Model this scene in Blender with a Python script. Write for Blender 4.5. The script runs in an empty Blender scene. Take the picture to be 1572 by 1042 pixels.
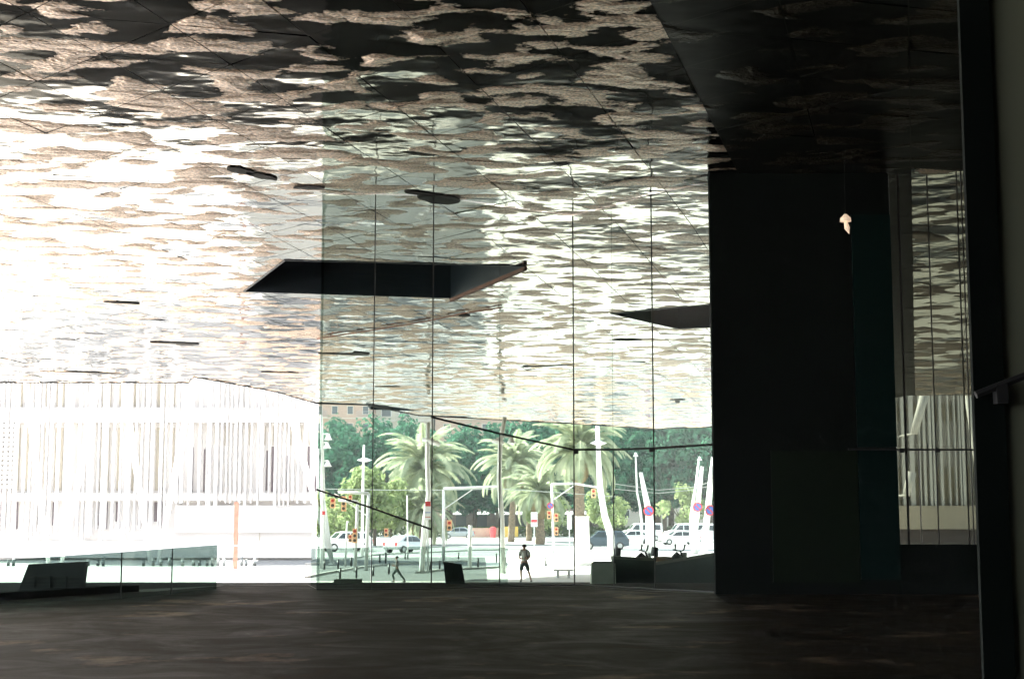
import bpy, bmesh, math, random
from mathutils import Vector, Matrix
R = math.radians
rnd = random.Random(7)
C = bpy.context.scene.collection
sc = bpy.context.scene

# ------------------------------------------------------------------ camera, sky, sun, exposure
F, W0, H0 = 2300.0, 1572.0, 1042.0
PITCH = math.atan((800.0 - 521.0) / F)
CAMZ = 1.6
cam = bpy.data.objects.new('camera', bpy.data.cameras.new('camera'))
C.objects.link(cam)
cam.location = (0, 0, CAMZ)
cam.rotation_euler = (R(90) + PITCH, 0, 0)
cam.data.sensor_width = 36
cam.data.lens = 36 * F / W0
cam.data.clip_end = 3000
sc.camera = cam
SUN_EL, SUN_AZ = 42.0, -58.0          # azimuth from +Y (view), negative = left
w = bpy.data.worlds.new('World'); sc.world = w; w.use_nodes = True
nt = w.node_tree; nt.nodes.clear()
sky = nt.nodes.new('ShaderNodeTexSky'); sky.sky_type = 'NISHITA'; sky.sun_disc = False
sky.sun_elevation = R(SUN_EL); sky.sun_rotation = R(SUN_AZ)
bg = nt.nodes.new('ShaderNodeBackground'); bg.inputs[1].default_value = 0.13
wo = nt.nodes.new('ShaderNodeOutputWorld')
hsv = nt.nodes.new('ShaderNodeHueSaturation'); hsv.inputs['Saturation'].default_value = 0.45
nt.links.new(sky.outputs[0], hsv.inputs['Color']); nt.links.new(hsv.outputs[0], bg.inputs[0]); nt.links.new(bg.outputs[0], wo.inputs[0])
sl = bpy.data.lights.new('sun', 'SUN'); sl.energy = 5.0; sl.angle = R(0.5); sl.color = (1, 0.95, 0.87)
sun = bpy.data.objects.new('sun', sl); C.objects.link(sun)
sdir = Vector((math.sin(R(SUN_AZ)) * math.cos(R(SUN_EL)), math.cos(R(SUN_AZ)) * math.cos(R(SUN_EL)), math.sin(R(SUN_EL))))
sun.rotation_euler = sdir.to_track_quat('Z', 'Y').to_euler()
sun.location = sdir * 300
sc.view_settings.view_transform = 'Standard'; sc.view_settings.look = 'None'
sc.view_settings.exposure = 3.1; sc.view_settings.gamma = 1; sc.view_settings.use_curve_mapping = False
sc.render.engine = 'CYCLES'
sc.cycles.max_bounces = 10; sc.cycles.diffuse_bounces = 5; sc.cycles.glossy_bounces = 5
sc.cycles.transparent_max_bounces = 24; sc.cycles.transmission_bounces = 6
sc.cycles.use_denoising = True; sc.cycles.caustics_reflective = True; sc.cycles.sample_clamp_indirect = 6
sc.cycles.blur_glossy = 0.5

# ------------------------------------------------------------------ pixels of the photograph -> points of the place
cp, sp = math.cos(PITCH), math.sin(PITCH)
def ray(px, py):
    x, u = px - W0 / 2, H0 / 2 - py
    return Vector((x, F * cp - u * sp, F * sp + u * cp))
def at(px, py, Y):
    d = ray(px, py)
    return Vector((0, 0, CAMZ)) + d * (Y / d.y)
def lerp(x, pts):
    if x <= pts[0][0]: return pts[0][1]
    for (a, b), (c, d) in zip(pts, pts[1:]):
        if x <= c: return b + (d - b) * (x - a) / (c - a)
    return pts[-1][1]
GP = [(39, 0), (73, -1.3), (110, -1.15), (170, -0.75), (230, -0.45), (330, -0.4)]
def gz(Y): return lerp(Y, GP)
def cz(Y): return CAMZ + 7.9 - max(0, min(Y, 130) - 40) * 0.0364
def hit(px, py, fz, y0=3, y1=400):
    lo, hi = y0, y1
    s0 = at(px, py, lo).z - fz(lo) > 0
    n = 400
    prev = y0
    for i in range(1, n + 1):
        Y = y0 + (y1 - y0) * (i / n) ** 1.5
        if (at(px, py, Y).z - fz(Y) > 0) != s0:
            lo, hi = prev, Y
            for _ in range(30):
                m = (lo + hi) / 2
                if (at(px, py, m).z - fz(m) > 0) == s0: lo = m
                else: hi = m
            return at(px, py, hi)
        prev = Y
    return at(px, py, y1)
def ground(px, py): return hit(px, py, gz, 39 if py < 897 else 3, 400)
def ceil_at(px, py): return hit(px, py, cz, 3, 130)

# ------------------------------------------------------------------ materials
def mat(name, col, rough=0.6, metal=0.0, noise=None, bump=None, spec=0.5, emit=None):
    m = bpy.data.materials.new(name); m.use_nodes = True
    t = m.node_tree; b = t.nodes['Principled BSDF']
    b.inputs['Base Color'].default_value = (*col, 1); b.inputs['Roughness'].default_value = rough
    b.inputs['Metallic'].default_value = metal; b.inputs['Specular IOR Level'].default_value = spec
    if noise or bump:
        tc = t.nodes.new('ShaderNodeNewGeometry')
    if noise:      # (scale, amount)
        n = t.nodes.new('ShaderNodeTexNoise'); n.inputs['Scale'].default_value = noise[0]; n.inputs['Detail'].default_value = 6
        t.links.new(tc.outputs['Position'], n.inputs['Vector'])
        r = t.nodes.new('ShaderNodeValToRGB')
        k = noise[1]
        r.color_ramp.elements[0].position = 0.3; r.color_ramp.elements[1].position = 0.7
        r.color_ramp.elements[0].color = (*[c * (1 - k) for c in col], 1)
        r.color_ramp.elements[1].color = (*[min(1, c * (1 + k)) for c in col], 1)
        t.links.new(n.outputs[0], r.inputs[0]); t.links.new(r.outputs[0], b.inputs['Base Color'])
    if bump:       # (scale, strength, distance)
        n2 = t.nodes.new('ShaderNodeTexNoise'); n2.inputs['Scale'].default_value = bump[0]; n2.inputs['Detail'].default_value = 5
        t.links.new(tc.outputs['Position'], n2.inputs['Vector'])
        bp = t.nodes.new('ShaderNodeBump'); bp.inputs['Strength'].default_value = bump[1]; bp.inputs['Distance'].default_value = bump[2]
        t.links.new(n2.outputs[0], bp.inputs['Height']); t.links.new(bp.outputs[0], b.inputs['Normal'])
    if emit:
        b.inputs['Emission Color'].default_value = (*emit[0], 1); b.inputs['Emission Strength'].default_value = emit[1]
    return m

def glass_mat(name, tint, refl=1.0, rough=0.0):
    m = bpy.data.materials.new(name); m.use_nodes = True
    t = m.node_tree; t.nodes.clear()
    tr = t.nodes.new('ShaderNodeBsdfTransparent'); tr.inputs[0].default_value = (*tint, 1)
    gl = t.nodes.new('ShaderNodeBsdfGlossy'); gl.inputs['Roughness'].default_value = rough
    fr = t.nodes.new('ShaderNodeLayerWeight'); pw = t.nodes.new('ShaderNodeMath'); pw.operation = 'POWER'; pw.inputs[1].default_value = 5
    sc_ = t.nodes.new('ShaderNodeMath'); sc_.operation = 'MULTIPLY_ADD'; sc_.inputs[1].default_value = 0.96; sc_.inputs[2].default_value = 0.04
    t.links.new(fr.outputs['Facing'], pw.inputs[0]); t.links.new(pw.outputs[0], sc_.inputs[0])
    mu = t.nodes.new('ShaderNodeMath'); mu.operation = 'MULTIPLY'; mu.inputs[1].default_value = refl
    geo = t.nodes.new('ShaderNodeNewGeometry')
    n = t.nodes.new('ShaderNodeTexNoise'); n.inputs['Scale'].default_value = 0.5; n.inputs['Detail'].default_value = 1
    bp = t.nodes.new('ShaderNodeBump'); bp.inputs['Strength'].default_value = 0.12; bp.inputs['Distance'].default_value = 0.05
    t.links.new(geo.outputs['Position'], n.inputs['Vector']); t.links.new(n.outputs[0], bp.inputs['Height'])
    t.links.new(bp.outputs[0], gl.inputs['Normal'])
    mx = t.nodes.new('ShaderNodeMixShader'); o = t.nodes.new('ShaderNodeOutputMaterial')
    t.links.new(sc_.outputs[0], mu.inputs[0]); t.links.new(mu.outputs[0], mx.inputs[0])
    t.links.new(tr.outputs[0], mx.inputs[1]); t.links.new(gl.outputs[0], mx.inputs[2]); t.links.new(mx.outputs[0], o.inputs[0])
    return m

def leaf_mat(name, c1, c2, scale=0.6, trans=0.35):
    m = bpy.data.materials.new(name); m.use_nodes = True
    t = m.node_tree; t.nodes.clear()
    geo = t.nodes.new('ShaderNodeNewGeometry')
    n = t.nodes.new('ShaderNodeTexNoise'); n.inputs['Scale'].default_value = scale; n.inputs['Detail'].default_value = 4
    r = t.nodes.new('ShaderNodeValToRGB'); r.color_ramp.elements[0].position = 0.35; r.color_ramp.elements[1].position = 0.65
    r.color_ramp.elements[0].color = (*c1, 1); r.color_ramp.elements[1].color = (*c2, 1)
    d = t.nodes.new('ShaderNodeBsdfDiffuse'); tl = t.nodes.new('ShaderNodeBsdfTranslucent')
    mx = t.nodes.new('ShaderNodeMixShader'); mx.inputs[0].default_value = trans
    o = t.nodes.new('ShaderNodeOutputMaterial')
    t.links.new(geo.outputs['Position'], n.inputs['Vector']); t.links.new(n.outputs[0], r.inputs[0])
    t.links.new(r.outputs[0], d.inputs[0]); t.links.new(r.outputs[0], tl.inputs[0])
    t.links.new(d.outputs[0], mx.inputs[1]); t.links.new(tl.outputs[0], mx.inputs[2]); t.links.new(mx.outputs[0], o.inputs[0])
    return m

def ceiling_mat(name, mirror_col, rough_col, cover=0.5, mrough=0.07, mm=1.0, em=0.62, ms=0.5):
    m = bpy.data.materials.new(name); m.use_nodes = True
    t = m.node_tree; t.nodes.clear(); N = t.nodes.new; L = t.links.new
    geo = N('ShaderNodeNewGeometry')
    # large soft swells of the stretched metal
    n1 = N('ShaderNodeTexNoise'); n1.inputs['Scale'].default_value = 0.55; n1.inputs['Detail'].default_value = 3.0; n1.inputs['Roughness'].default_value = 0.45
    L(geo.outputs['Position'], n1.inputs['Vector'])
    # patch mask: blotches about a metre across with ragged edges
    n2 = N('ShaderNodeTexNoise'); n2.inputs['Scale'].default_value = 1.05; n2.inputs['Detail'].default_value = 4; n2.inputs['Roughness'].default_value = 0.45
    n2.inputs['Distortion'].default_value = 0.25
    off = N('ShaderNodeVectorMath'); off.operation = 'ADD'; off.inputs[1].default_value = (31, 17, 5)
    st = N('ShaderNodeVectorMath'); st.operation = 'MULTIPLY'; st.inputs[1].default_value = (0.82, 1.3, 1.0)
    L(geo.outputs['Position'], off.inputs[0]); L(off.outputs[0], st.inputs[0]); L(st.outputs[0], n2.inputs['Vector'])
    fine = N('ShaderNodeTexNoise'); fine.inputs['Scale'].default_value = 14; fine.inputs['Detail'].default_value = 2
    L(geo.outputs['Position'], fine.inputs['Vector'])
    ad = N('ShaderNodeMath'); ad.operation = 'MULTIPLY_ADD'; ad.inputs[1].default_value = 0.07
    L(fine.outputs[0], ad.inputs[0]); L(n2.outputs[0], ad.inputs[2])
    rp = N('ShaderNodeValToRGB'); rp.color_ramp.elements[0].position = cover + 0.022; rp.color_ramp.elements[1].position = cover + 0.055
    L(ad.outputs[0], rp.inputs[0])
    # mirror metal
    mir = N('ShaderNodeBsdfPrincipled'); mir.inputs['Metallic'].default_value = mm; mir.inputs['Specular IOR Level'].default_value = ms;  mir.inputs['Roughness'].default_value = mrough
    mir.inputs['Base Color'].default_value = (*mirror_col, 1)
    b1 = N('ShaderNodeBump'); b1.inputs['Strength'].default_value = 1.0; b1.inputs['Distance'].default_value = 0.075
    L(n1.outputs[0], b1.inputs['Height']); L(b1.outputs[0], mir.inputs['Normal'])
    # embossed grainy metal
    emb = N('ShaderNodeBsdfPrincipled'); emb.inputs['Specular IOR Level'].default_value = ms; emb.inputs['Metallic'].default_value = em; emb.inputs['Roughness'].default_value = 0.42
    gr = N('ShaderNodeTexNoise'); gr.inputs['Scale'].default_value = 16; gr.inputs['Detail'].default_value = 3
    L(geo.outputs['Position'], gr.inputs['Vector'])
    rc = N('ShaderNodeValToRGB'); rc.color_ramp.elements[0].position = 0.36; rc.color_ramp.elements[1].position = 0.62
    rc.color_ramp.elements[0].color = (*[c * 0.35 for c in rough_col], 1); rc.color_ramp.elements[1].color = (*rough_col, 1)
    L(gr.outputs[0], rc.inputs[0]); L(rc.outputs[0], emb.inputs['Base Color'])
    b2 = N('ShaderNodeBump'); b2.inputs['Strength'].default_value = 0.9; b2.inputs['Distance'].default_value = 0.04
    b3 = N('ShaderNodeBump'); b3.inputs['Strength'].default_value = 1.0; b3.inputs['Distance'].default_value = 0.12
    b4 = N('ShaderNodeBump'); b4.inputs['Strength'].default_value = 1.0; b4.inputs['Distance'].default_value = 0.5
    L(n2.outputs[0], b4.inputs['Height']); L(b4.outputs[0], b3.inputs['Normal'])
    L(n1.outputs[0], b3.inputs['Height']); L(gr.outputs[0], b2.inputs['Height']); L(b3.outputs[0], b2.inputs['Normal']); L(b2.outputs[0], emb.inputs['Normal'])
    mx = N('ShaderNodeMixShader'); o = N('ShaderNodeOutputMaterial')
    L(rp.outputs[0], mx.inputs[0]); L(mir.outputs[0], mx.inputs[1]); L(emb.outputs[0], mx.inputs[2]); L(mx.outputs[0], o.inputs[0])
    return m

def floor_mat():
    m = bpy.data.materials.new('worn_floor'); m.use_nodes = True
    t = m.node_tree; b = t.nodes['Principled BSDF']; b.inputs['Specular IOR Level'].default_value = 0.05; N = t.nodes.new; L = t.links.new
    geo = N('ShaderNodeNewGeometry')
    n = N('ShaderNodeTexNoise'); n.inputs['Scale'].default_value = 0.6; n.inputs['Detail'].default_value = 12; n.inputs['Roughness'].default_value = 0.68; n.inputs['Distortion'].default_value = 1.2
    L(geo.outputs['Position'], n.inputs['Vector'])
    r = N('ShaderNodeValToRGB'); e = r.color_ramp.elements
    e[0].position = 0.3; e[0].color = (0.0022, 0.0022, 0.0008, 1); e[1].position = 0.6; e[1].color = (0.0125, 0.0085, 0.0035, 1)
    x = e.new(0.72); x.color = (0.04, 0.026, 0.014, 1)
    L(n.outputs[0], r.inputs[0])
    # pale scuffs
    n3 = N('ShaderNodeTexNoise'); n3.inputs['Scale'].default_value = 0.42; n3.inputs['Detail'].default_value = 9; n3.inputs['Roughness'].default_value = 0.65
    mp = N('ShaderNodeMapping'); mp.inputs['Scale'].default_value = (1.0, 0.8, 1); mp.inputs['Location'].default_value = (3.1, 8, 0)
    L(geo.outputs['Position'], mp.inputs[0]); L(mp.outputs[0], n3.inputs['Vector'])
    r3 = N('ShaderNodeValToRGB'); r3.color_ramp.elements[0].position = 0.57; r3.color_ramp.elements[1].position = 0.70
    L(n3.outputs[0], r3.inputs[0])
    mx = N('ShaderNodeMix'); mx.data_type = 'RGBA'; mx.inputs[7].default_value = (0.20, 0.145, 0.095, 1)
    L(r3.outputs[0], mx.inputs[0]); L(r.outputs[0], mx.inputs[6]); L(mx.outputs[2], b.inputs['Base Color'])
    rr = N('ShaderNodeMapRange'); rr.inputs[1].default_value = 0.3; rr.inputs[2].default_value = 0.7; rr.inputs[3].default_value = 0.42; rr.inputs[4].default_value = 0.75
    L(n.outputs[0], rr.inputs[0]); L(rr.outputs[0], b.inputs['Roughness'])
    n2 = N('ShaderNodeTexNoise'); n2.inputs['Scale'].default_value = 30; n2.inputs['Detail'].default_value = 4
    L(geo.outputs['Position'], n2.inputs['Vector'])
    bp = N('ShaderNodeBump'); bp.inputs['Strength'].default_value = 0.5; bp.inputs['Distance'].default_value = 0.015
    L(n2.outputs[0], bp.inputs['Height']); L(bp.outputs[0], b.inputs['Normal'])
    return m

M = dict(
    ceil=ceiling_mat('embossed_ceiling_metal', (0.11, 0.112, 0.092), (0.78, 0.58, 0.43), 0.522),
    ceil_shade=ceiling_mat('ceiling_metal_painted_shade', (0.004, 0.005, 0.004), (0.030, 0.026, 0.017), 0.54, 0.45, 0.0, 0.0, 0.04),
    backing=mat('ceiling_backing', (0.03, 0.028, 0.025), 0.9),
    black=mat('black_panel', (0.0022, 0.0042, 0.0034), 0.8, noise=(0.4, 0.3), spec=0.08),
    greenblack=mat('dark_green_panel', (0.003, 0.008, 0.003), 0.7, noise=(0.6, 0.25), spec=0.1),
    teal=mat('dark_teal_glass_panel', (0.002, 0.010, 0.009), 0.3, spec=0.15),
    patio=mat('patio_dark_blue_steel', (0.004, 0.012, 0.02), 0.5, noise=(0.7, 0.3)),
    rust=mat('rust_edge', (0.16, 0.06, 0.035), 0.7, noise=(3, 0.3)),
    floor=floor_mat(),
    plaza=mat('pale_plaza_concrete', (0.66, 0.63, 0.58), 0.75, noise=(0.25, 0.10), bump=(8, 0.3, 0.01)),
    road=mat('road_asphalt', (0.30, 0.30, 0.29), 0.8, noise=(0.4, 0.12), bump=(14, 0.3, 0.01)),
    shade_sheet=mat('paving_painted_shade', (0.05, 0.045, 0.038), 0.85, noise=(0.5, 0.25), spec=0.2),
    sideroad=mat('side_road_asphalt', (0.13, 0.135, 0.13), 0.85, noise=(0.5, 0.15), spec=0.3),
    ventgrey=mat('vent_grey', (0.07, 0.075, 0.07), 0.6, noise=(3, 0.2)), paleposts=mat('grey_post', (0.2, 0.22, 0.22), 0.7),
    kerb=mat('kerb_stone', (0.42, 0.41, 0.38), 0.8, noise=(1.5, 0.15)),
    paint=mat('road_paint', (0.8, 0.8, 0.78), 0.7),
    glass=glass_mat('tinted_glass', (0.69, 0.74, 0.715), 0.15),
    fence_glass=glass_mat('dark_tinted_glass', (0.40, 0.47, 0.45), 0.4),
    fence_glass2=glass_mat('grey_tinted_glass', (0.68, 0.74, 0.71), 0.5),
    dark_glass=glass_mat('smoked_glass', (0.29, 0.305, 0.27), 0.25),
    seal=mat('black_sealant', (0.012, 0.01, 0.01), 0.6),
    steel=mat('dark_steel', (0.03, 0.03, 0.032), 0.45, 0.4),
    vcol=mat('white_column_paint', (0.88, 0.88, 0.87), 0.45),
    white=mat('white_render', (0.67, 0.65, 0.63), 0.7, noise=(0.5, 0.05)),
    fin=mat('white_metal_fin', (0.72, 0.71, 0.70), 0.5),
    slot=mat('window_slot', (0.42, 0.38, 0.30), 0.4),
    slot2=mat('window_dark', (0.14, 0.11, 0.12), 0.4),
    grey=mat('light_grey_wall', (0.55, 0.54, 0.54), 0.8, noise=(0.7, 0.08)),
    pole=mat('pale_grey_pole', (0.68, 0.68, 0.66), 0.5, noise=(2, 0.1)),
    lamp=mat('white_lamp_head', (0.85, 0.85, 0.84), 0.4),
    orange=mat('orange_signal_housing', (0.8, 0.45, 0.24), 0.5),
    lens_r=mat('red_signal_lens', (0.4, 0.03, 0.02), 0.3), lens_k=mat('dark_signal_lens', (0.05, 0.04, 0.03), 0.3),
    red=mat('red_paint', (0.6, 0.05, 0.06), 0.5), blue=mat('blue_sign_face', (0.06, 0.15, 0.5), 0.5),
    signwhite=mat('white_sign_face', (0.8, 0.8, 0.8), 0.5),
    totem=mat('rust_totem', (0.30, 0.15, 0.11), 0.75, noise=(4, 0.3)),
    brick=mat('brick_render', (0.42, 0.28, 0.22), 0.85, noise=(1.0, 0.12), bump=(3, 0.4, 0.04)),
    cream=mat('cream_render', (0.55, 0.49, 0.41), 0.85, noise=(0.4, 0.1)),
    pane=mat('house_window_pane', (0.05, 0.06, 0.07), 0.15),
    rail=mat('balcony_railing', (0.32, 0.31, 0.31), 0.6),
    bark=mat('tree_bark', (0.10, 0.075, 0.055), 0.9, noise=(3, 0.35), bump=(6, 0.8, 0.05)),
    palmbark=mat('palm_trunk', (0.22, 0.16, 0.11), 0.9, noise=(5, 0.35), bump=(5, 0.9, 0.08)),
    leaf=leaf_mat('tree_leaves', (0.03, 0.10, 0.062), (0.075, 0.19, 0.115)),
    leaf2=leaf_mat('light_tree_leaves', (0.20, 0.27, 0.11), (0.38, 0.43, 0.22), 0.9, 0.45),
    frond=leaf_mat('palm_frond_green', (0.26, 0.31, 0.20), (0.50, 0.52, 0.36), 0.7, 0.4),
    dryfrond=leaf_mat('palm_frond_dry', (0.30, 0.21, 0.11), (0.42, 0.32, 0.18), 0.7, 0.3),
    hedge=leaf_mat('hedge_leaves', (0.05, 0.09, 0.03), (0.13, 0.17, 0.06), 1.2, 0.3),
    carw=mat('white_car_paint', (0.78, 0.78, 0.78), 0.25), cars=mat('silver_car_paint', (0.42, 0.44, 0.45), 0.25, 0.4),
    carb=mat('blue_car_paint', (0.05, 0.075, 0.10), 0.25), carglass=mat('car_window', (0.02, 0.03, 0.035), 0.08),
    tyre=mat('tyre_rubber', (0.015, 0.015, 0.015), 0.8), rim=mat('wheel_rim', (0.5, 0.5, 0.5), 0.35, 0.6),
    tail=mat('tail_light', (0.5, 0.02, 0.02), 0.3), headl=mat('head_light', (0.7, 0.7, 0.68), 0.15),
    skin=mat('skin', (0.42, 0.24, 0.17), 0.6), hair=mat('dark_hair', (0.03, 0.02, 0.02), 0.7),
    shirt=mat('pale_shirt', (0.62, 0.64, 0.58), 0.8), shorts=mat('dark_green_shorts', (0.05, 0.075, 0.07), 0.85),
    pack=mat('black_backpack', (0.02, 0.022, 0.025), 0.7), shoe=mat('grey_shoe', (0.2, 0.2, 0.2), 0.7),
    shirt2=mat('grey_shirt', (0.14, 0.14, 0.14), 0.8),
    wallpanel=mat('grey_wall_panel', (0.15, 0.16, 0.115), 0.55, noise=(0.8, 0.12)),
    darkwall=mat('dark_stone_wall', (0.03, 0.04, 0.037), 0.7, noise=(2, 0.25), bump=(9, 0.4, 0.02)),
    wallcap=mat('wall_coping', (0.14, 0.125, 0.105), 0.7, noise=(3, 0.2)),
    tile=mat('dark_outdoor_paving', (0.11, 0.105, 0.09), 0.75, noise=(3, 0.2)),
    concrete=mat('weathered_concrete', (0.40, 0.39, 0.34), 0.85, noise=(2.5, 0.2), bump=(6, 0.5, 0.02)),
    yellow=mat('yellow_wall', (0.55, 0.36, 0.07), 0.7), shop=mat('shop_wall', (0.12, 0.09, 0.085), 0.8, noise=(1, 0.3)),
    cable=mat('cable_black', (0.35, 0.36, 0.33), 0.6),
    glint_mat=mat('glint_glow', (0.8, 0.7, 0.55), 0.4, emit=((1, 0.72, 0.5), 0.07)),
    moto=mat('motorbike_black', (0.02, 0.02, 0.02), 0.35), seat=mat('tan_seat', (0.4, 0.25, 0.14), 0.6),
)

# ------------------------------------------------------------------ mesh helpers
class MB:
    def __init__(s): s.v = []; s.f = []
    def add(s, vs, fs):
        o = len(s.v); s.v += [tuple(v) for v in vs]; s.f += [tuple(i + o for i in f) for f in fs]; return s
    def box(s, x0, x1, y0, y1, z0, z1):
        return s.add([(x, y, z) for z in (z0, z1) for y in (y0, y1) for x in (x0, x1)],
                     [(0, 2, 3, 1), (4, 5, 7, 6), (0, 1, 5, 4), (2, 6, 7, 3), (0, 4, 6, 2), (1, 3, 7, 5)])
    def tube(s, pts, radii, n=8, cap=True):
        pts = [Vector(p) for p in pts]; rings = []
        base = len(s.v)
        for i, p in enumerate(pts):
            d = (pts[min(i + 1, len(pts) - 1)] - pts[max(i - 1, 0)]).normalized()
            up = Vector((0, 0, 1)) if abs(d.z) < 0.9 else Vector((1, 0, 0))
            a = d.cross(up).normalized(); b = d.cross(a)
            r = radii[i] if hasattr(radii, '__len__') else radii
            for k in range(n):
                t = 2 * math.pi * k / n
                s.v.append(tuple(p + a * (r * math.cos(t)) + b * (r * math.sin(t))))
        for i in range(len(pts) - 1):
            for k in range(n):
                k2 = (k + 1) % n
                s.f.append((base + i * n + k, base + i * n + k2, base + (i + 1) * n + k2, base + (i + 1) * n + k))
        if cap:
            s.f.append(tuple(base + k for k in range(n))[::-1])
            s.f.append(tuple(base + (len(pts) - 1) * n + k for k in range(n)))
        return s
    def quadwall(s, a, b, z0a, z0b, z1a, z1b, th):
        a = Vector((a[0], a[1], 0)); b = Vector((b[0], b[1], 0)); n = Vector((-(b - a).y, (b - a).x, 0)).normalized() * th / 2
        vs = []
        for s_ in (-1, 1):
            for p, z0, z1 in ((a, z0a, z1a), (b, z0b, z1b)):
                q = p + n * s_
                vs += [(q.x, q.y, z0), (q.x, q.y, z1)]
        return s.add(vs, [(0, 2, 3, 1), (4, 5, 7, 6), (0, 1, 5, 4), (2, 6, 7, 3), (0, 4, 6, 2), (1, 3, 7, 5)])
    def prism(s, poly, z0, z1):
        n = len(poly); f0 = z0 if callable(z0) else (lambda x, y: z0); f1 = z1 if callable(z1) else (lambda x, y: z1)
        vs = [(p[0], p[1], f0(p[0], p[1])) for p in poly] + [(p[0], p[1], f1(p[0], p[1])) for p in poly]
        return s.add(vs, [tuple(range(n))[::-1], tuple(range(n, 2 * n))] + [(i, (i + 1) % n, n + (i + 1) % n, n + i) for i in range(n)])
    def xprism(s, prof, x0, x1):       # profile in (y,z), extruded in x
        n = len(prof)
        vs = [(x0, p[0], p[1]) for p in prof] + [(x1, p[0], p[1]) for p in prof]
        return s.add(vs, [tuple(range(n)), tuple(range(n, 2 * n))[::-1]] + [(i, n + i, n + (i + 1) % n, (i + 1) % n) for i in range(n)])
    def mesh(s, name, m, smooth=False, fix=True):
        me = bpy.data.meshes.new(name); me.from_pydata(s.v, [], s.f); me.materials.append(m)
        if fix:
            bm = bmesh.new(); bm.from_mesh(me); bmesh.ops.recalc_face_normals(bm, faces=bm.faces); bm.to_mesh(me); bm.free()
        if smooth: me.polygons.foreach_set('use_smooth', [True] * len(me.polygons))
        return me
    def build(s, name, m, parent=None, smooth=False, loc=None, fix=True):
        return link(name, s.mesh(name, m, smooth, fix), parent, loc)
def link(name, me, parent=None, loc=None):
    o = bpy.data.objects.new(name, me); C.objects.link(o)
    if parent: o.parent = parent
    if loc is not None: o.location = loc
    return o
def empty(name, loc=(0, 0, 0), rz=0):
    o = bpy.data.objects.new(name, None); C.objects.link(o); o.location = loc; o.rotation_euler = (0, 0, rz); o.empty_display_size = 0.2
    return o
def tag(o, label=None, cat=None, group=None, kind=None):
    if label: o['label'] = label
    if cat: o['category'] = cat
    if group: o['group'] = group
    if kind: o['kind'] = kind
    return o
def kids(o, tree):
    return tree.get(o, [])
def copy_tree(o, children, parent=None):
    c = o.copy(); C.objects.link(c)
    if parent: c.parent = parent
    for ch in children.get(o, []): copy_tree(ch, children, c)
    return c
def child_map(objs):
    m = {}
    for o in objs:
        if o.parent: m.setdefault(o.parent, []).append(o)
    return m
def dup(root, loc, rz=0, scale=1, label=None, group=None):
    ch = {}
    for o in C.objects:
        if o.parent and (o.parent == root or o.parent.parent == root): ch.setdefault(o.parent, []).append(o)
    c = copy_tree(root, ch)
    c.location = loc; c.rotation_euler = (0, 0, rz); c.scale = (scale,) * 3 if not hasattr(scale, '__len__') else scale
    if label: c['label'] = label
    if group: c['group'] = group
    return c

# ------------------------------------------------------------------ ground
def sheet(name, x0, x1, ys, m, dz=0.0, nx=1):
    mb = MB()
    xs = [x0 + (x1 - x0) * i / nx for i in range(nx + 1)]
    vs = [(x, y, gz(y) + dz) for y in ys for x in xs]; k = nx + 1
    mb.add(vs, [(j * k + i, j * k + i + 1, (j + 1) * k + i + 1, (j + 1) * k + i) for j in range(len(ys) - 1) for i in range(nx)])
    o = mb.build(name, m, smooth=False); tag(o, kind='structure'); return o
ys = [-60, 0, 39, 45, 55, 65, 73, 90, 110, 140, 170, 200, 230, 280, 330, 500, 900, 2500]
g = sheet('ground', -1500, 1500, ys, M['plaza'])
# indoor floor: dark worn asphalt up to the glass line, ragged left edge where the sun comes in
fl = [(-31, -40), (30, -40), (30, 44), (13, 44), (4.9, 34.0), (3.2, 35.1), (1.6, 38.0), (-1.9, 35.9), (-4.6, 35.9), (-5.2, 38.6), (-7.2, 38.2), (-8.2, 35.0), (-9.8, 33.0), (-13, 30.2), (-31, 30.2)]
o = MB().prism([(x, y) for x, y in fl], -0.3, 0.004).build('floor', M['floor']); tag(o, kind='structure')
# dark sheet from the glass line to the sunlit plaza: painted shade for ceiling reflections
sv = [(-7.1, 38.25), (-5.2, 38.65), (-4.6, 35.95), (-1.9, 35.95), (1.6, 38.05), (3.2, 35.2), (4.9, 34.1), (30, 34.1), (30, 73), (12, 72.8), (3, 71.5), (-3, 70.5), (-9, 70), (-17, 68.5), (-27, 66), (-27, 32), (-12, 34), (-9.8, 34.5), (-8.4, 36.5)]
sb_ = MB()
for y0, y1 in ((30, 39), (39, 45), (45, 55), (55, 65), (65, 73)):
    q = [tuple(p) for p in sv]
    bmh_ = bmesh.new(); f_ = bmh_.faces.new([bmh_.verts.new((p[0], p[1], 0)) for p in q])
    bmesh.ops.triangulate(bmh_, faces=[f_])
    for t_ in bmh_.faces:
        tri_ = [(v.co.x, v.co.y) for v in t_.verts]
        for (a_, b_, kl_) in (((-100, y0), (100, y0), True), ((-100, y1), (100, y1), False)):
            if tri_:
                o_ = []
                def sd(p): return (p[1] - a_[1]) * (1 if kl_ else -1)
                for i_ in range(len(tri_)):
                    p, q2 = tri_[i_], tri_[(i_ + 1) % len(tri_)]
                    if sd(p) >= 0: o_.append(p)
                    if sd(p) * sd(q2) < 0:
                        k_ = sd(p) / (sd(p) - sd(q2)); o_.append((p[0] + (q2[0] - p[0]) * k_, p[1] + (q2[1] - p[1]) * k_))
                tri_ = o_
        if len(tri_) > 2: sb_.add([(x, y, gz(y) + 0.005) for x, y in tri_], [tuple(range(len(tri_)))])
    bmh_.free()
o = sb_.build('painted_shade_paving', M['shade_sheet']); tag(o, kind='structure')
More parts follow.
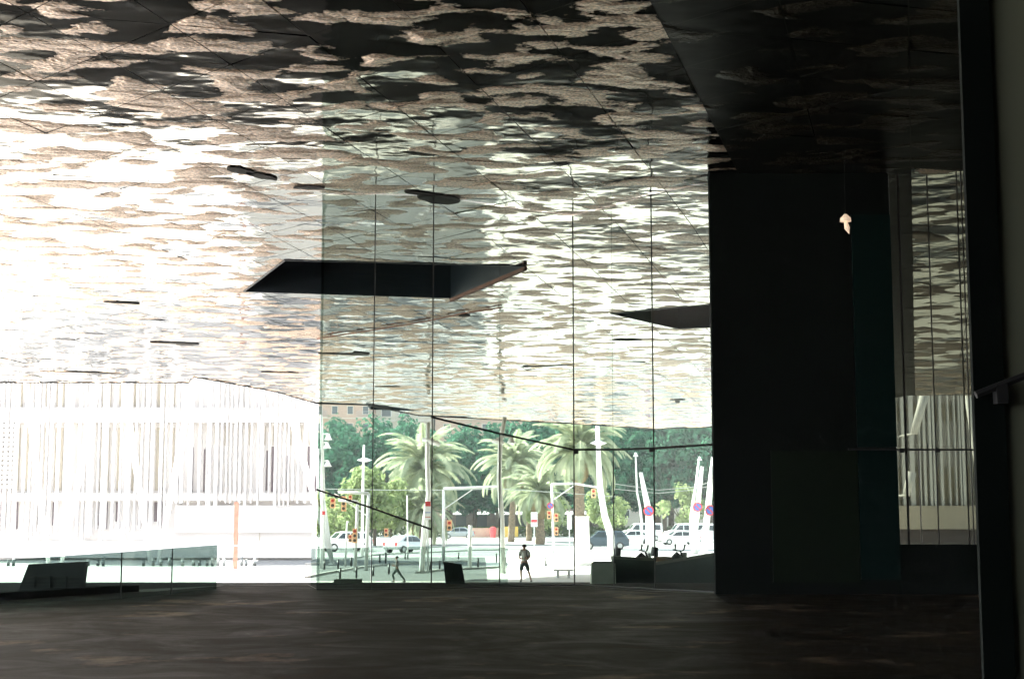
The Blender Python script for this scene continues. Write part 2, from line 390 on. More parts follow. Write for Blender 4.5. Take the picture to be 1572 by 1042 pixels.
# road behind the plaza
rd = sheet('road', -300, 300, [118, 140, 170, 197], M['road'], 0.006); 
pv = sheet('pavement', -300, 300, [205, 230, 262], M['concrete'], 0.12); 
for name, y0 in (('kerb', 204.7),):
    o = MB().box(-300, 300, y0, y0 + 0.3, gz(y0) - 0.1, gz(y0) + 0.14).build(name, M['kerb']); tag(o, kind='structure')
# grey side road with its own surface in front of the left panes
sr = MB(); prev = None
for Y in (74, 80, 90, 100, 110, 116):
    a_, b_ = (-14 - (Y - 74) * 0.12, gz(Y) + 0.007), (-1.2 - (Y - 74) * 0.02, gz(Y) + 0.007)
    cur = [(a_[0], Y, a_[1]), (b_[0], Y, b_[1])]
    if prev: sr.add([prev[0], prev[1], cur[1], cur[0]], [(0, 1, 2, 3)])
    prev = cur
o = sr.build('side_road', M['sideroad']); tag(o, kind='structure')
# lane markings
lm = []
for x in range(-60, 60, 6):
    o = MB().box(x, x + 3, 150, 150.25, gz(150) + 0.010, gz(150) + 0.014).build('road_marking', M['paint']); tag(o, kind='structure')
# curved kerbs of the traffic island seen low in the left panes
def kerbline(pts, wd=0.18):
    P = [ground(x, y) for x, y in pts]
    mb = MB()
    for a, b in zip(P, P[1:]):
        mb.quadwall(a, b, a.z - 0.1, b.z - 0.1, a.z + 0.12, b.z + 0.12, wd)
    o = mb.build('kerb', M['kerb']); tag(o, kind='structure')
kerbline([(470, 867), (500, 864), (530, 860), (556, 855), (580, 852), (620, 850), (670, 848), (730, 845), (800, 844)])
kerbline([(470, 887), (500, 881), (530, 876), (560, 871), (600, 867), (650, 864), (720, 862)])
kerbline([(640, 880), (680, 876), (720, 874), (775, 871), (800, 873)])

# ------------------------------------------------------------------ ceiling of triangular panels
TH = R(15); U = Vector((math.sin(TH), math.cos(TH))); V = Vector((math.sin(TH - R(60)), math.cos(TH - R(60))))
S = 2.2
NQ = Vector((math.cos(TH), -math.sin(TH)))
p0 = ceil_at(1100, 200); origin = Vector((p0.x, p0.y)); q1 = origin.dot(NQ)
def pc(px, py):
    p = ceil_at(px, py); return (p.x, p.y)
edge = [(-28.5, 74.0), (-15.9, 74.0)]
e1 = [pc(2, 587), pc(290, 587), pc(298, 578), pc(420, 600), pc(486, 619), pc(562, 621), pc(640, 637), pc(880, 650), pc(1003, 658), pc(1098, 655)]
LB = 27.0
e1[0] = (-27.0, e1[1][1])
left = [(-22, -40), (-22, 30), (-LB, e1[0][1])]
right = [(20.5, 78), (34, 78), (34, -40)]
front = e1 + right[:2]
# convex pieces: vertical strips between successive front points
def clip(poly, a, b, keep_left=True):
    out = []
    if not poly: return out
    def side(p):
        v = (b[0] - a[0]) * (p[1] - a[1]) - (b[1] - a[1]) * (p[0] - a[0])
        return v if keep_left else -v
    for i in range(len(poly)):
        p, q = poly[i], poly[(i + 1) % len(poly)]
        sp_, sq = side(p), side(q)
        if sp_ >= 0: out.append(p)
        if (sp_ > 0 and sq < 0) or (sp_ < 0 and sq > 0):
            t = sp_ / (sp_ - sq); out.append((p[0] + (q[0] - p[0]) * t, p[1] + (q[1] - p[1]) * t))
    return out
def area(poly):
    return 0.5 * sum(poly[i][0] * poly[(i + 1) % len(poly)][1] - poly[(i + 1) % len(poly)][0] * poly[i][1] for i in range(len(poly)))
def ccw(poly): return poly if area(poly) > 0 else poly[::-1]
strips = []
fr = [(-LB, e1[0][1])] + e1 + right[:2]
fr2 = [fr[0]]
for p in fr[1:]:
    if p[0] > fr2[-1][0] + 0.01: fr2.append(p)
for a, b in zip(fr2, fr2[1:]):
    strips.append(ccw([(a[0], -40), (b[0], -40), b, a]))
patios = [ccw([pc(438, 399), pc(375, 447), pc(692, 457), pc(806, 408)]),
          ccw([pc(938, 481), pc(1040, 504), pc(1160, 500), pc(1140, 462)]),
          ccw([pc(563, 619), pc(569, 628), pc(642, 630)])]
lb_a, lb_b = (-22, 30), (-LB, e1[0][1])
def zc(x, y): return cz(y)
def clip_panel(tri):
    outs = []
    for st in strips:
        xs = [p[0] for p in tri]
        if max(xs) < min(q[0] for q in st) or min(xs) > max(q[0] for q in st): continue
        poly = list(tri)
        for i in range(len(st)):
            poly = clip(poly, st[i], st[(i + 1) % len(st)])
            if not poly: break
        if poly and abs(area(poly)) > 1e-3: outs.append(poly)
    for pt in patios:
        nxt = []
        for poly in outs:
            rest = poly
            for i in range(len(pt)):
                a, b = pt[i], pt[(i + 1) % len(pt)]
                o_ = clip(rest, a, b, False)
                if o_ and abs(area(o_)) > 1e-3: nxt.append(o_)
                rest = clip(rest, a, b, True)
                if not rest: break
        outs = nxt
    return outs
tris = []
for i in range(-40, 80):
    for j in range(-40, 45):
        p = origin + U * (S * i) + V * (S * j)
        for t in ((p, p + U * S, p + V * S), (p + U * S, p + U * S + V * S, p + V * S)):
            c = (t[0] + t[1] + t[2]) / 3
            if -34 < c.x < 35 and -42 < c.y < 100:
                k = 0.982
                tris.append(([tuple(c + (q - c) * k) for q in t], c))
ceiling = empty('ceiling', (0, 0, 0)); tag(ceiling, kind='structure')
def inview(c):
    d = Vector((c.x, c.y, cz(c.y) - CAMZ))
    f = d.y * cp + d.z * sp; u = -d.y * sp + d.z * cp
    if f < 1: return False
    px = W0 / 2 + F * d.x / f; py = H0 / 2 - F * u / f
    return -60 < px < 1500 and -60 < py < 640 and not (px > 1150 and py > 260 and px < 1370)
cand = sorted([t for t in tris if inview(t[1]) and len(clip_panel(t[0])) == 1], key=lambda t: t[1].y)
own = set(id(t) for t in cand[:290])
rest, restd = MB(), MB()
for t in tris:
    c = t[1]; q = c.dot(NQ)
    dark = q1 + 0.05 < q < 0.3 or (q > 0 and c.y < 33.6)  # panels of the unlit right side: shade put into their colour
    if id(t) in own:
        poly = clip_panel(t[0])[0]
        tilt = [rnd.uniform(-0.012, 0.012) for _ in range(3)]
        mb = MB().prism([(x - c.x, y - c.y) for x, y in poly], lambda x, y: cz(y + c.y) - cz(c.y) + tilt[0] * x + tilt[1] * y, lambda x, y: cz(y + c.y) - cz(c.y) + 0.03 + tilt[0] * x + tilt[1] * y)
        mb.build('ceiling_panel', M['ceil_shade'] if dark else M['ceil'], ceiling, loc=(c.x, c.y, cz(c.y)))
    else:
        for poly in clip_panel(t[0]):
            n = len(poly)
            if n < 3: continue
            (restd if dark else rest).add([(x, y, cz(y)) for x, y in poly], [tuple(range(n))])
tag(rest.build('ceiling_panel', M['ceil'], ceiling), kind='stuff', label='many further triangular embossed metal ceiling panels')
tag(restd.build('ceiling_panel', M['ceil_shade'], ceiling), kind='stuff', label='triangular ceiling panels farther off with shade put into their colour')
# backing plate, with the patios cut out, and the building mass above
back = MB(); mass = MB()
for st in strips:
    polys = [st]
    for pt in patios:
        nxt = []
        for poly in polys:
            r_ = poly
            for i in range(len(pt)):
                a, b = pt[i], pt[(i + 1) % len(pt)]
                o_ = clip(r_, a, b, False)
                if o_ and abs(area(o_)) > 1e-3: nxt.append(o_)
                r_ = clip(r_, a, b, True)
                if not r_: break
        polys = nxt
    for poly in polys:
        # cut at y=40 so that the plate follows the fold of the ceiling
        for kl in (True, False):
            q = clip(poly, (-100, 40), (100, 40), kl)
            if q and len(q) > 2: back.prism(q, lambda x, y: cz(y) + 0.05, lambda x, y: cz(y) + 0.12)
back.build('ceiling_backing', M['backing'], ceiling)
for i, pt in enumerate(patios):     # patios: dark steel shafts, closed by added caps that keep skylight out
    s_ = empty('patio_shaft', (0, 0, 0)); s_.parent = ceiling
    c = [sum(p[k] for p in pt) / len(pt) for k in (0, 1)]
    big = [(c[0] + (p[0] - c[0]) * 1.004, c[1] + (p[1] - c[1]) * 1.004) for p in pt]
    for a, b in zip(big, big[1:] + big[:1]):
        hgt = 4.5
        MB().quadwall(a, b, cz(a[1]) - 0.02, cz(b[1]) - 0.02, cz(a[1]) + hgt, cz(b[1]) + hgt, 0.06).build('shaft_wall', M['patio'], s_)
        if i == 0 and min(a[0], b[0]) > -4:
            MB().quadwall(a, b, cz(a[1]) - 0.14, cz(b[1]) - 0.14, cz(a[1]) - 0.025, cz(b[1]) - 0.025, 0.10).build('shaft_lip', M['rust'], s_)
    MB().prism([(p[0], p[1]) for p in big], cz(c[1]) + 4.2, cz(c[1]) + 4.4).build('added_shaft_cap', M['patio'], s_)
outer = [(-31, -40), (-22, 30), (-LB, e1[0][1])] + e1 + [(20.5, 78), (34, 78), (34, -40)]
for st in strips:
    mass.prism(st, lambda x, y: 14.2, lambda x, y: 22.0)
mo = mass.build('raised_building', M['white'])
tag(mo, 'white bulk of the building raised above the embossed ceiling', 'building')
# fascia along the front edge
fa = MB()
for a, b in zip([(-LB, e1[0][1])] + e1, e1 + [(20.5, 78)]):
    fa.quadwall(a, b, cz(a[1]) - 0.04, cz(b[1]) - 0.04, 14.2, 14.2, 0.08)
fa.build('fascia', M['steel'], mo)
fb = MB()
fb.quadwall((-27, -40), (-27, e1[0][1]), cz(0), cz(e1[0][1]), 14.2, 14.2, 0.08)
fb.build('fascia', M['white'], mo)
MB().quadwall((20.5, 78), (34, 78), cz(78), cz(78), 14.2, 14.2, 0.08).build('fascia', M['white'], mo)
# ragged dark holes in the ceiling skin, and thin slots
def blob(px0, px1, py, hpx, tilt=0.0, seed=1):
    r_ = random.Random(seed); n = 16; pts = []
    cx, cy = (px0 + px1) / 2, py
    for k in range(n):
        a = 2 * math.pi * k / n; rr = r_.uniform(0.6, 1.0)
        x = cx + (px1 - px0) / 2 * math.cos(a) * (0.85 + 0.15 * rr); y = cy + hpx / 2 * math.sin(a) * rr + tilt * (x - cx)
        p = ceil_at(x, y); pts.append((p.x, p.y))
    c = [sum(p[k] for p in pts) / n for k in (0, 1)]
    MB().prism(ccw(pts), lambda x, y: cz(y) - 0.03, lambda x, y: cz(y) - 0.005).build('torn_opening', M['backing'], ceiling)
blob(347, 392, 261, 11, 0.15, 1); blob(376, 426, 269, 9, 0.22, 2)
blob(449, 500, 287, 6, 0.0, 3); blob(620, 672, 296, 7, 0.12, 4); blob(640, 708, 304, 17, 0.08, 5)
for a in ((158, 215, 464, 3, 0.06), (230, 306, 526, 2.2, 0.03), (270, 306, 528, 3, 0), (60, 190, 571, 1.6, 0.03), (400, 460, 571, 1.6, 0.02), (940, 986, 521, 3, 0.0), (486, 568, 543, 2, 0.03),
          (800, 880, 561, 1.5, -0.05), (540, 568, 542, 4, .03), (704, 722, 484, 4, 0), (1036, 1044, 616, 5, 0), (1028, 1052, 613, 1.5, 0), (575, 615, 593, 1.0, 0)):
    blob(*a, seed=int(a[0]))
# a raised cable strung across the far ceiling
P = [ceil_at(x, y) - Vector((0, 0, 0.05)) for x, y in ((487, 518), (569, 505), (660, 490), (709, 479), (770, 470))]
MB().tube(P, 0.03, 5).build('ceiling_cable', M['totem'], ceiling)

# ------------------------------------------------------------------ dark right side: wall, panels, column
def wallpt(px, Y): return at(px, 800, Y).x
YW = 33.6
xr0, xr1 = at(1099, 905, YW).x, at(1380, 800, YW).x
o = MB().box(xr0, xr1, YW, YW + 0.25, 0.0, cz(YW)).build('dark_wall', M['black']); tag(o, 'black full height wall right of the glass panes', 'wall')
pL, pR = at(1185, 800, YW).x, at(1318, 800, YW).x
o = MB().box(pL, pR, YW - 0.06, YW - 0.003, at(1185, 893, YW).z, at(1185, 692, YW).z).build('service_door', M['greenblack']); tag(o, 'dark green flush service door in the black wall', 'door')
tp = empty('dark_glass_bay', (at(1350, 800, YW).x, YW - 0.1, 0)); tag(tp, 'dark teal glass bay between the black wall and the lit window', 'glass panel')
bx = tp.location.x
MB().box(pR - bx + 0.01, xr1 - bx - 0.006, 0.03, 0.09, at(1350, 889, YW).z, at(1350, 692, YW).z).build('pane', M['teal'], tp)
MB().box(pR - bx + 0.01, xr1 - bx - 0.006, 0.03, 0.09, at(1350, 686, YW).z, at(1350, 330, YW).z).build('pane', M['teal'], tp)
MB().box(pR - bx - 0.2, xr1 - bx, 0.0, 0.08, at(1350, 691, YW).z, at(1350, 688, YW).z).build('rail', M['steel'], tp)
# window seen right of it
x2 = at(1512, 800, YW).x
wz0, wz1 = at(1440, 835, YW).z, cz(YW)
win = empty('glazed_window', (xr1, YW, 0)); tag(win, 'tall smoked glass window right of the black wall', 'window')
cuts = [1381, 1391.5, 1411, 1437.5, 1484, 1491, 1512]
xs = [xr1] + [at(c, 690, YW).x for c in cuts[1:]]
trz = at(1440, 690, YW).z
for i in range(len(xs) - 1):
    for a, b in ((wz0, trz - 0.02), (trz + 0.02, wz1)):
        if i == 1 and b == wz1: continue
        x_0 = xs[i] if not (i == 2 and b == wz1) else xs[1]
        MB().box(x_0 - xr1 + 0.015, xs[i + 1] - xr1 - 0.015, 0.03, 0.045, a, b).build('pane', M['dark_glass'], win)
for i, x in enumerate(xs[1:-1]):
    wdt = (0.022, 0.008, 0.011, 0.012, 0.010)[i]
    MB().box(x - xr1 - wdt, x - xr1 + wdt, 0.02, 0.06, wz0, wz1 if i != 1 else trz).build('mullion', M['seal'], win)
MB().box(0, xs[-1] - xr1, -0.02, 0.015, trz - 0.022, trz + 0.022).build('transom', M['steel'], win)
for x in (at(1384, 690, YW).x, at(1438.5, 690, YW).x):
    MB().box(x - xr1 - 0.055, x - xr1 + 0.055, -0.05, -0.022, trz - 0.07, trz + 0.03).build('hinge', M['steel'], win)
o = MB().box(xr1 + 0.003, 30, YW - 0.02, YW + 0.6, 0, wz0 - 0.003).build('low_dark_wall', M['black']); tag(o, 'black low wall under the tall smoked window', 'wall')
o = MB().box(x2 + 0.003, 30, YW + 0.03, YW + 0.25, wz0, cz(YW)).build('dark_wall', M['black']); tag(o, 'black wall mostly hidden behind the near column', 'wall')
# near column and pale panel at the right edge
YN = 8.0
cxa, cxb = at(1502, 800, YN).x, at(1550, 800, YN).x
o = MB().box(cxa, cxb, YN, YN + 0.04, 0.004, cz(YN)).build('near_column', M['black']); tag(o, 'near black column at the right of the frame', 'column')
o = MB().box(cxb + 0.002, cxb + 1.4, YN + 0.05, YN + 0.12, 0.004, cz(YN)).build('wall_panel', M['wallpanel']); tag(o, 'grey green wall panel at the right edge behind the column', 'wall panel')
a, b = at(1498, 606, YN - 0.06), at(1600, 566, YN - 0.06)
br = empty('sloping_rail', (a.x, a.y, a.z)); tag(br, 'thin dark sloping rail crossing the near column', 'rail')
MB().tube([(0, 0, 0), tuple(b - a)], 0.022, 6).build('bar', M['steel'], br)
q = at(1534, 594, YN - 0.03) - a
MB().box(q.x - 0.03, q.x + 0.03, -0.02, 0.05, q.z - 0.09, q.z + 0.01).build('bracket', M['steel'], br)
# mirror glint of the ceiling, added as a small glowing pendant
s0 = ceil_at(1298, 232); c0 = at(1298, 336, s0.y)
sp_ = empty('glint_pendant', (c0.x, c0.y, c0.z)); tag(sp_, 'small warm glowing pendant added for a mirror glint in the ceiling corner', 'glint_pendant')
MB().tube([(0, 0, 0.1), (0, 0, s0.z - c0.z + 0.02)], 0.004, 5).build('rod', M['steel'], sp_)
MB().tube([(0, 0, 0.10), (0, 0, 0.02), (0, 0, -0.06)], [0.03, 0.11, 0.12], 10).build('glint_body', M['glint_mat'], sp_)
MB().tube([(0, 0, -0.07), (0.03, 0, -0.2), (0.07, 0, -0.33)], [0.04, 0.06, 0.005], 6).build('glint_tail', M['glint_mat'], sp_)
# enclosing walls behind and to the right of the camera
o = MB().box(-31, 34, -40.4, -40, 0, 10).build('rear_wall', M['black']); tag(o, kind='structure')
o = MB().box(30, 30.4, -40, 90, 0, 10).build('side_wall', M['black']); tag(o, kind='structure')

# ------------------------------------------------------------------ glass walls
wp = [at(486, 905, 1), 0]
def gpt(px, py):      # point on the floor plane z=0.004
    d = ray(px, py); k = (0.0 - CAMZ) / d.z
    return Vector((d.x * k, d.y * k, 0))
GW = {486: gpt(486, 905), 570: gpt(570, 905), 662: gpt(662, 904.5), 765: gpt(767, 901), 880: gpt(882, 898), 942: gpt(943, 901), 1003: gpt(1006, 905), 1099: gpt(1100, 909)}
gwall = empty('glass_wall', GW[662]); tag(gwall, 'tall frameless glass wall folding across the middle of the hall', 'glass wall')
org = GW[662]
TR = {486: 751, 570: 779, 662: 812}
TR2 = {662: 640, 765: 665, 880: 690, 942: 690, 1003: 688, 1099: 682}
def gquad(a, b, z0a, z0b, z1a, z1b, name, m, th=0.02, shrink=0.012):
    d = (b - a).normalized() * shrink
    a2, b2 = a + d - org, b - d - org
    return MB().quadwall(a2, b2, z0a, z0b, z1a, z1b, th).build(name, m, gwall)
def zat(px, py, P):
    return at(px, py, P.y).z
def pair(ks, k0, k1, tr=None, lo=0.03):
    a, b = GW[k0], GW[k1]
    ha, hb = cz(a.y) - 0.02, cz(b.y) - 0.02
    if tr is None: gquad(a, b, lo, lo, ha, hb, 'pane', M['glass'])
    else:
        za, zb = zat(k0, tr[k0], a), zat(k1, tr[k1], b)
        gquad(a, b, lo, lo, za - 0.02, zb - 0.02, 'pane', M['glass'])
        gquad(a, b, za + 0.02, zb + 0.02, ha, hb, 'pane', M['glass'])
pair(None, 486, 570, TR); pair(None, 570, 662, TR)
# 662-880: two door leaves below the rail, one tall pane above
a, m_, b = GW[662], GW[765], GW[880]
za, zm, zb = zat(662, 640, a), zat(765, 665, m_), zat(880, 690, b)
gquad(a, m_, 0.03, 0.03, za - 0.02, zm - 0.02, 'pane', M['glass']); gquad(m_, b, 0.03, 0.03, zm - 0.02, zb - 0.02, 'pane', M['glass'])
gquad(a, m_, za + 0.02, zm + 0.02, cz(a.y) - 0.02, cz(m_.y) - 0.02, 'pane', M['glass'], shrink=0.0015)
gquad(m_, b, zm + 0.02, zb + 0.02, cz(m_.y) - 0.02, cz(b.y) - 0.02, 'pane', M['glass'], shrink=0.0015)
a, m_, b, c_ = GW[880], GW[942], GW[1003], GW[1099]
za, zm, zb, zd = zat(880, 690, a), zat(942, 690, m_), zat(1003, 688, b), zat(1099, 682, c_)
gquad(a, m_, 0.03, 0.03, za - 0.02, zm - 0.02, 'pane', M['glass']); gquad(m_, b, 0.03, 0.03, zm - 0.02, zb - 0.02, 'pane', M['glass'])
gquad(a, m_, za + 0.02, zm + 0.02, cz(a.y) - 0.02, cz(m_.y) - 0.02, 'pane', M['glass'], shrink=0.0015)
gquad(m_, b, zm + 0.02, zb + 0.02, cz(m_.y) - 0.02, cz(b.y) - 0.02, 'pane', M['glass'], shrink=0.0015)
gquad(b, c_, 0.03, 0.03, zb - 0.02, zd - 0.02, 'pane', M['glass']); gquad(b, c_, zb + 0.02, zd + 0.02, cz(b.y) - 0.02, cz(c_.y) - 0.02, 'pane', M['glass'])
# sealant joints
def joint(P, z0, z1, wd=0.011):
    q = P - org
    MB().box(q.x - wd, q.x + wd, q.y - 0.03, q.y + 0.03, z0, z1).build('joint', M['seal'], gwall)
joint(GW[570], 0.03, cz(36) - 0.02, 0.010); joint(GW[662], 0.03, cz(36) - 0.02, 0.013); joint(GW[880], 0.03, cz(38) - 0.02, 0.016); joint(GW[1003], 0.03, cz(35) - 0.02, 0.014)
joint(GW[765], 0.03, zat(765, 665, GW[765]), 0.014); joint(GW[942], 0.03, zat(942, 690, GW[942]), 0.012)
# rails
def rail(pts, r=0.024):
    P = [at(x, y, GW[x].y) - org - Vector((0, 0, 0)) for x, y in pts]
    MB().tube([(p.x, p.y - 0.035, p.z) for p in P], r, 6).build('rail', M['seal'], gwall)
rail([(486, 751), (570, 779), (662, 812)], 0.026); rail([(662, 640), (765, 665), (880, 690)], 0.026); rail([(880, 690), (942, 690), (1003, 688), (1099, 682)], 0.030)
for k, yy in ((880, 693), (1003, 690)):
    P = at(k, yy, GW[k].y) - org
    MB().box(P.x - (0.0 if k == 880 else 0.11), P.x + (0.13 if k == 880 else 0.03), P.y - 0.1, P.y - 0.062, P.z - 0.06, P.z + 0.05).build('hinge', M['seal'], gwall)
# base channel
order = [486, 570, 662, 765, 880, 942, 1003, 1099]
for k0, k1 in zip(order, order[1:]):
    a, b = GW[k0] - org, GW[k1] - org
    MB().quadwall(a, b, 0.0045, 0.0045, 0.028, 0.028, 0.06).build('base_channel', M['steel'], gwall)
# return pane: the box runs back from the left corner
ret0, ret1 = GW[486], Vector((GW[486].x - 0.02 + 0.15 , 44.0, 0))
ret1.x = at(491, 800, 44).x
MB().quadwall(ret0 - org, ret1 - org, 0.03, gz(44) + 0.0, cz(35) - 0.02, cz(44) - 0.02, 0.02).build('pane', M['glass'], gwall)

# glass balustrades
def balustrade(pts, tops, m, label, cuts_w=0.01, base=0.004):
    P = [gpt(x, y) for x, y in pts]
    e = empty('glass_balustrade', P[0]); tag(e, label, 'glass balustrade')
    for i in range(len(P) - 1):
        a, b = P[i], P[i + 1]; za, zb = at(pts[i][0], tops[i], a.y).z, at(pts[i + 1][0], tops[i + 1], b.y).z
        d = (b - a).normalized() * 0.012
        MB().quadwall(a + d - P[0], b - d - P[0], base, base, za, zb, 0.02).build('pane', m, e)
        if i:
            q = a - P[0]
            MB().box(q.x - cuts_w, q.x + cuts_w, q.y - 0.02, q.y + 0.02, base, za).build('joint', M['seal'], e)
    return e, P
bal, bp_ = balustrade([(-60, 930), (185, 919), (263, 912), (332, 904)], [863, 847, 841, 836], M['fence_glass'], 'low dark tinted glass balustrade at the left of the hall')
# second balustrade behind the glass wall, low in the left panes
P = [(478, 38.2), (570, 39), (662, 39.6), (780, 40.2)]
e = empty('glass_balustrade', at(478, 800, 38.2)); e.location.z = 0; tag(e, 'low grey glass balustrade standing behind the tall left panes', 'glass balustrade')
pp = [at(x, 800, y) for x, y in P]; tops = [842, 840, 838, 840]
for i in range(3):
    a, b = pp[i], pp[i + 1]; d = (b - a).normalized() * 0.01; L0 = e.location
    za, zb = at(P[i][0], tops[i], a.y).z, at(P[i + 1][0], tops[i + 1], b.y).z
    va = a + d - L0; vb = b - d - L0
    MB().quadwall(va, vb, gz(a.y), gz(b.y), za, zb, 0.02).build('pane', M['fence_glass2'], e)
# dark kerb at the foot of the left balustrade
mb = MB(); pts = [gpt(-40, 925), gpt(60, 918), gpt(120, 914), gpt(185, 910)]
for a, b in zip(pts, pts[1:]):
    mb.quadwall(a + Vector((0, .9, 0)), b + Vector((0, .9, 0)), 0, 0, 0.16, 0.14, 0.5)
o = mb.build('dark_kerb', M['black']); tag(o, kind='structure')

# slanted vents
def vent(name_label, Y, quad, zbase, bars=3):
    P = [at(x, y, Y) for x, y in quad]     # bl, br, tr, tl
    o0 = Vector((P[0].x, Y, zbase)); e = empty('vent_box', o0); tag(e, name_label, 'ventilation box')
    z = lambda p: max(0.004, p.z - zbase)
    dep = 0.25
    vs = []
    lean = (0, 0, 0.18, 0.18)
    for dy in (0, dep):
        for p, l in zip(P, lean): vs.append((p.x - o0.x, l + dy, z(p)))
    vs[0] = (vs[0][0], 0, 0.004); vs[1] = (vs[1][0], 0, 0.004); vs[4] = (vs[4][0], dep, 0.004); vs[5] = (vs[5][0], dep, 0.004)
    MB().add(vs, [(0, 1, 2, 3), (7, 6, 5, 4), (0, 4, 5, 1), (1, 5, 6, 2), (2, 6, 7, 3), (3, 7, 4, 0)]).build('housing', M['ventgrey'], e)
    w_ = P[1].x - P[0].x; h_ = z(P[2])
    for k in range(bars):
        zz = h_ * (0.2 + 0.12 * k); yy = -0.02 + 0.18 * zz / h_
        MB().box(0.04 + 0.06 * k, w_ - 0.04, yy - 0.01, yy + 0.005, zz, zz + 0.025).build('slat', M['wallcap'], e)
    for k in range(3):
        x_ = w_ * (0.25 + 0.25 * k); MB().box(x_ - 0.008, x_ + 0.008, -0.03, 0.03, 0.1 * h_, 0.5 * h_).build('bar', M['moto'], e)
vent('dark slanted ventilation box behind the left glass balustrade', 35.4, [(28, 907), (126, 903), (128, 862), (40, 866)], 0.0)
vent('dark slanted vent box standing for a reflection low in the middle panes', 41.0, [(684, 896), (714, 894), (708, 866), (680, 862)], gz(41.0))  # second box added in place of the left vent's reflection

# ------------------------------------------------------------------ things right outside the glass
# low dark wall with coping
def lowwall(px0, y0t, y0b, px1, y1t, y1b, Y0, Y1, label, m=M['darkwall']):
    a, b = at(px0, 800, Y0), at(px1, 800, Y1)
    o0 = Vector((a.x, a.y, gz(a.y))); e = empty('low_wall', o0); tag(e, label, 'wall')
    a2, b2 = Vector((0, 0, 0)), Vector((b.x - a.x, b.y - a.y, 0))
    za, zb = at(px0, y0t, Y0).z - o0.z, at(px1, y1t, Y1).z - o0.z
    MB().quadwall(a2, b2, -0.3, -0.3, za - 0.09, zb - 0.09, 0.4).build('wall', m, e)
    MB().quadwall(a2, b2, za - 0.088, zb - 0.088, za, zb, 0.46).build('coping', M['wallcap'], e)
lowwall(940, 853, 889, 1004, 856, 889, 46.0, 46.2, 'dark stone low wall behind the glass doors')
lowwall(1011, 862, 889, 1110, 846, 884, 45.8, 44.6, 'dark stone low wall rising to the right beside the black wall')
o = MB().add([(at(905, 800, 39).x, 37.2, gz(39) + 0.01), (8.4, 34.5, 0.006), (8.4, 44.5, gz(44.5) + 0.012), (at(930, 800, 45).x, 45.5, gz(45.5) + 0.012)], [(0, 1, 2, 3)]).build('paving', M['tile']); tag(o, kind='structure')
# concrete block
a = at(905, 800, 43)
def frustum(name, w0, w1, d, h, m, parent=None, loc=None):
    return MB().add([(-w0 / 2, -d / 2, 0), (w0 / 2, -d / 2, 0), (w0 / 2, d / 2, 0), (-w0 / 2, d / 2, 0), (-w1 / 2, -d / 2, h), (w1 / 2, -d / 2, h), (w1 / 2, d / 2, h), (-w1 / 2, d / 2, h)],
                    [(0, 3, 2, 1), (4, 5, 6, 7), (0, 1, 5, 4), (1, 2, 6, 5), (2, 3, 7, 6), (3, 0, 4, 7)]).build(name, m, parent, loc=loc)
p = at(925, 800, 43); h_ = at(925, 862, 43).z - gz(43)
M['concrete_l'] = mat('pale_concrete', (0.7, 0.68, 0.6), 0.8, noise=(2.5, 0.12), bump=(6, 0.5, 0.02))
blk = empty('concrete_block', (p.x, 43, gz(43))); tag(blk, 'weathered pale concrete block left of the dark low wall', 'concrete block')
frustum('block', 0.70, 0.66, 0.6, h_ - 0.03, M['concrete_l'], blk); o = frustum('cap', 0.62, 0.5, 0.5, 0.04, M['concrete'], blk); o.location.z = h_ - 0.028
p = at(894, 800, 97)
pl_ = empty('reflection_pillar', (p.x, 97, gz(97))); tag(pl_, 'pale square pillar standing for a reflection right of the central glass joint', 'pillar')  # added solid in place of a pale reflection in the glass
h_ = at(894, 792, 97).z - gz(97)
frustum('shaft', 1.0, 0.82, 0.6, h_ - 0.1, M['signwhite'], pl_); o = frustum('cap', 0.9, 0.9, 0.7, 0.098, M['signwhite'], pl_); o.location.z = h_ - 0.098
# bench
def bench(px0, px1, Y, ytop, label):
    a, b = at(px0, 800, Y), at(px1, 800, Y); w_ = b.x - a.x; h_ = at(px0, ytop, Y).z - gz(Y)
    mt = M['signwhite'] if Y > 60 else M['concrete']; e = empty('stone_bench', ((a.x + b.x) / 2, Y, gz(Y))); tag(e, label, 'bench')
    MB().box(-w_ / 2, w_ / 2, -0.22, 0.22, h_ - 0.1, h_).build('seat', mt, e)
    for s_ in (-1, 1): MB().box(s_ * w_ * 0.27 - 0.07, s_ * w_ * 0.27 + 0.07, -0.18, 0.18, 0.003, h_ - 0.103).build('leg', mt, e)
bench(515, 556, 41.5, 888.5, 'pale stone bench low behind the leftmost tall panes')
bench(849, 880, 78, 873, 'pale stone bench left of the square pillar')

